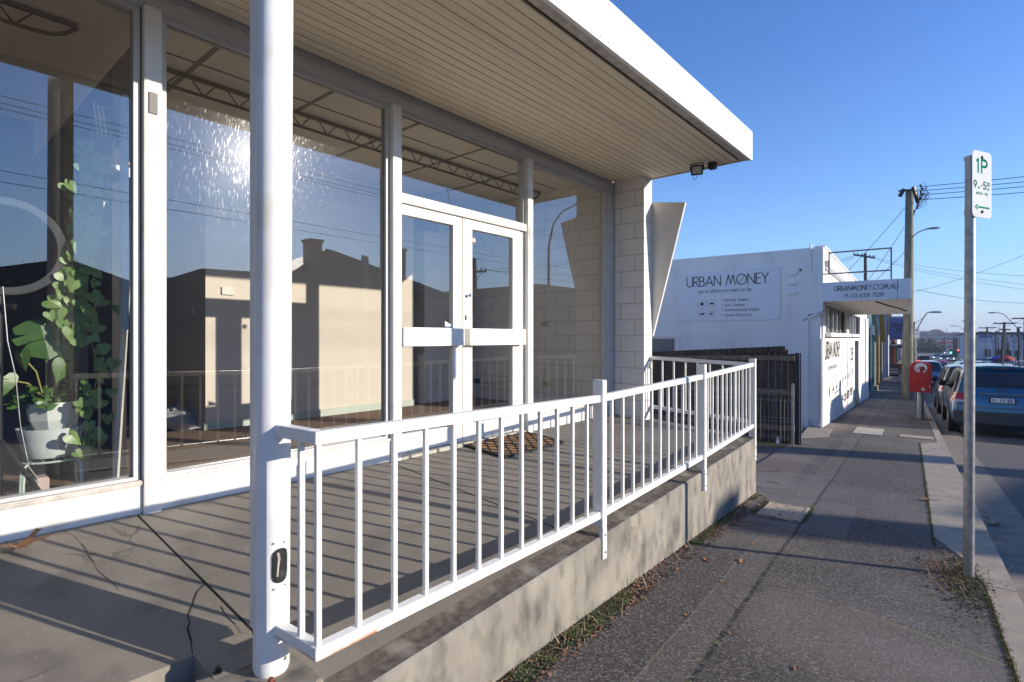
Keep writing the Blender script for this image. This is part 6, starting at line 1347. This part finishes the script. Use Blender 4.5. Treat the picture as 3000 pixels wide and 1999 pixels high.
for px, py, s_, n_ in big:
    p = W(px, py, -4.05+rr.uniform(-.05, .05)); d = Vector((.15, rr.uniform(-.5, .2), -1))
    if s_ > .15:
        dd = d.normalized(); nn = Vector(n_).normalized(); x = dd.cross(nn).normalized(); mid = [p+dd*(b_*s_) for a_, b_ in mon]
        for sg_ in (-1, 1): fol.grid([mid, [p+x*sg_*a_*s_+dd*(b_*s_)-nn*(.2*abs(a_)*s_) for a_, b_ in mon]])
    else: leaf_at(fol, p, d, n_, s_, rr)
    stm.tube([top+Vector((0, rr.uniform(-.03, .03), 0)), top.lerp(p, .5)+Vector((0, 0, .05)), p], .005, 6)
for i in range(120):
    p = top+Vector((rr.gauss(.0, .07), rr.gauss(-.01, .09), abs(rr.gauss(.03, .05)))); leaf_at(fol, p, (rr.gauss(0, 1), rr.gauss(0, 1), rr.uniform(-.5, .4)), (rr.uniform(.3, 1), rr.gauss(0, .5), rr.uniform(.3, 1)), rr.uniform(.03, .055), rr)
fol.build('foliage', leaf_green, pot, keep=True); stm.build('stems', stem_m, pot, keep=True)
stool = empty('wire_stool', (bx_, by_, FZ), 0, 'pale green wire stool under the white plant pots', 'stool')
sm_ = M('stool_green', (.50, .62, .55), .4); mb = MB(); mb.tube([(bx_+.15*math.cos(2*math.pi*i/24), by_+.15*math.sin(2*math.pi*i/24), .27) for i in range(25)], .006, 6)
for k in range(5): mb.tube([(bx_-.13, by_-.1+.05*k, .272), (bx_+.13, by_-.1+.05*k, .272)], .004, 5)
mb.build('seat', sm_, stool, keep=True)
for a_ in (40, 130, 220, 310): MB().tube([(bx_+.145*math.cos(R(a_)), by_+.145*math.sin(R(a_)), .27), (bx_+.175*math.cos(R(a_)), by_+.175*math.sin(R(a_)), .25), (bx_+.185*math.cos(R(a_)), by_+.185*math.sin(R(a_)), FZ)], .008, 8).build('leg', sm_, stool, smooth=True, keep=True)
o = MB().box(-4.02, -3.92, W(100, 1400, -3.97).y, W(140, 1400, -3.97).y, FZ, .20).build('block', M('pink_block', (.55, .42, .38), .8), None, bevel=.006); tag(o, 'small pinkish block on the floor under the wire stool', 'block')
# trailing vine from the shelf pot
shf = empty('wall_shelf', W(340, 505, -4.15), 0, 'thin timber shelf on a white bracket high behind the left window', 'shelf')
p0, p1 = W(282, 497, -4.0), W(393, 522, -4.0)
MB().bar(Vector((-4.0, p0.y, 2.03)), Vector((-4.0, p1.y+.02, 2.03)), .20, .02).build('board', M('pine', (.50, .27, .12), .6), shf, keep=True)
MB().prism([(-3.93, p1.y, 2.018), (-3.93, p0.y+.03, 2.018), (-3.93, p1.y, 1.93)], (.004, 0, 0)).build('bracket', sign_white, shf, keep=True)
hp = empty('potted_vine', W(300, 460, -4.0), 0, 'heart leaved vine trailing from a dark pot with a little white trellis', 'potted plant')
hpY = W(300, 460, -4.0).y
MB().lathe([(0, 2.041), (.052, 2.041), (.062, 2.17), (.056, 2.17), (.05, 2.12), (0, 2.12)], 20, c=(-4.0, hpY, 0)).build('pot', M('dark_pot', (.02, .03, .035), .45), hp, smooth=True, keep=True)
tm = MB()
for k in range(3): tm.tube([(-3.98, hpY-.02+.02*k, 2.12), (-3.97, hpY-.05+.022*k, 2.37-.004*k)], .003, 5)
for z_ in (2.20, 2.27, 2.35): tm.tube([(-3.975, hpY-.055+.0*z_, z_), (-3.975, hpY+.025, z_+.003)], .0025, 5)
tm.build('trellis', sign_white, hp, keep=True)
vf = MB(); vst = MB(); rr = random.Random(15)
for (pts, X_, dn) in (([(272, 440), (256, 560), (262, 680), (272, 780), (278, 900), (270, 1010), (290, 1090), (268, 1170), (250, 1260), (255, 1340)], -3.93, 60), ([(265, 430), (240, 520), (235, 640), (225, 760), (215, 900), (205, 1000)], -3.97, 55), ([(262, 440), (215, 700), (185, 860), (195, 960)], -4.03, 45)):
    P = [W(x, y, X_+rr.uniform(-.02, .02)) for x, y in pts]; vst.tube(P, .0035, 5)
    for i in range(dn):
        t_ = i/dn*(len(P)-1); k = int(t_); p = P[k].lerp(P[k+1], t_-k)+Vector((rr.uniform(0, .05), rr.gauss(0, .035), rr.gauss(0, .02)))
        leaf_at(vf, p, (rr.uniform(-.2, .4), rr.gauss(0, .6), -1), (1, rr.gauss(-.3, .4), rr.uniform(.0, .6)), rr.uniform(.04, .075), rr, wd=1.15, fold=rr.uniform(-.3, .6))
vf.build('foliage', M('vine_leaf', (.20, .31, .085), .4, (.09, .165, .04), 10, .7), hp, keep=True); vst.build('stems', stem_m, hp, keep=True)
# ring light on its tripod
rlg = empty('ring_light', (-4.02, .44, FZ), 0, 'round photo ring light on a black tripod at the left edge of the window', 'ring light')
rc = W(15, 722, -4.02); mb = MB(); n = 40; rows = []
for i in range(n+1):
    a_ = 2*math.pi*i/n; c_, s_ = math.cos(a_), math.sin(a_); rows.append([rc+Vector((dx, r_*c_, r_*s_)) for dx, r_ in ((0, .222), (.012, .225), (.016, .245), (.012, .265), (0, .27), (-.02, .265), (-.02, .225), (0, .222))])
mb.grid(rows); mb.build('ring', M('ring_plastic', (.05, .055, .06), .75), rlg, smooth=True, keep=True)
MB().tube([(-4.03, rc.y-.02, rc.z-.27), (-4.03, rc.y-.02, .12)], .013, 10).build('stand', black_pl, rlg, keep=True)
for a_ in (25, 145, 265): MB().bar((-4.03, rc.y-.02, .42), (-4.03+.42*math.cos(R(a_)), rc.y-.02+.42*math.sin(R(a_)), FZ+.01), .014, .02).build('leg', black_pl, rlg, keep=True)
MB().tube([(-4.0, rc.y-.02, rc.z-.33), (-3.94, rc.y+.03, rc.z-.33)], .014, 8).build('knob', black_pl, rlg, keep=True)
mb = MB(); mb.tube([W(8, 840, -3.95), W(22, 1000, -3.93), W(45, 1100, -3.93), W(60, 1250, -3.93), W(85, 1370, -3.93), W(140, 1440, -3.95)], .003, 5); mb.build('power_cord', galv, rlg, keep=True)
# planks and boards leaning against the partition
pk = MB(); a0 = W(338, 1415, -3.93); a1 = W(384, 640, -3.80); pk.bar(a0, a1, .034, .012, up=(1, 0, 0)); o = pk.build('leaning_board', M('board_cream', (.66, .62, .52), .6), None); tag(o, 'narrow cream board leaning upright near the window corner', 'board')
pk = MB(); pk.box(-3.74, -3.66, .90, .925, 1.02, 2.35); o = pk.build('foam_board', M('foam_board', (.45, .58, .72), .5), None); tag(o, 'pale blue white board edge standing close to the mullion', 'board')
o = MB().box(-4.9, -4.6, .88, .93, FZ, 1.9).build('folding_screen', M('grey_board', (.30, .27, .23), .8), None); tag(o, 'brownish grey board standing further back beside the partition', 'board')
for i, (x_, y_, w_, h_, c_) in enumerate(((-5.4, .15, .35, .8, (.10, .10, .11)), (-5.9, .5, .4, .55, (.22, .2, .2)), (-5.2, -.5, .5, 1.0, (.07, .07, .08)))):
    o = MB().box(x_, x_+w_, y_, y_+w_, FZ, FZ+h_).build('storage_crate', M('crate', c_, .7), None, bevel=.01); tag(o, ('tall dark storage crate in the dim left shop', 'pale low storage crate behind the plant pots', 'largest dark crate at the far left of the dim shop')[i], 'crate', 'crates in the dim shop')
# white cloth heap on the floor of the empty shop
rr = random.Random(6); mb = MB(); cc_ = Vector((-6.4, 2.02, FZ)); rows = []
for i in range(14):
    rows.append([])
    for j in range(20):
        a_ = 2*math.pi*j/19; r_ = .32*(1-i/14)+.02; rows[-1].append(cc_+Vector((r_*math.cos(a_)*(1.2+.3*math.sin(3*a_+i)), r_*math.sin(a_)*.7*(1+.2*math.sin(5*a_)), .22*(i/14)**.7+.025*math.sin(7*a_+i*1.7)+.01)))
mb.grid(rows); o = mb.build('cloth_heap', M('crumpled_sheet', (.55, .56, .58), .8), None, smooth=True); tag(o, 'crumpled pale sheet heaped on the brown floor of the empty shop', 'cloth')

# ================================================================ AIR
hm_ = bpy.data.materials.new('haze'); hm_.use_nodes = True; _t = hm_.node_tree; _t.nodes.clear(); _o = _t.nodes.new('ShaderNodeOutputMaterial'); _v = _t.nodes.new('ShaderNodeVolumePrincipled')
_v.inputs['Density'].default_value = .00042; _v.inputs['Color'].default_value = (.78, .86, 1, 1); _t.links.new(_v.outputs[0], _o.inputs['Volume'])
o = MB().box(-2700, 2700, -1200, 3200, -12, 60).build('haze', hm_); o['kind'] = 'stuff'
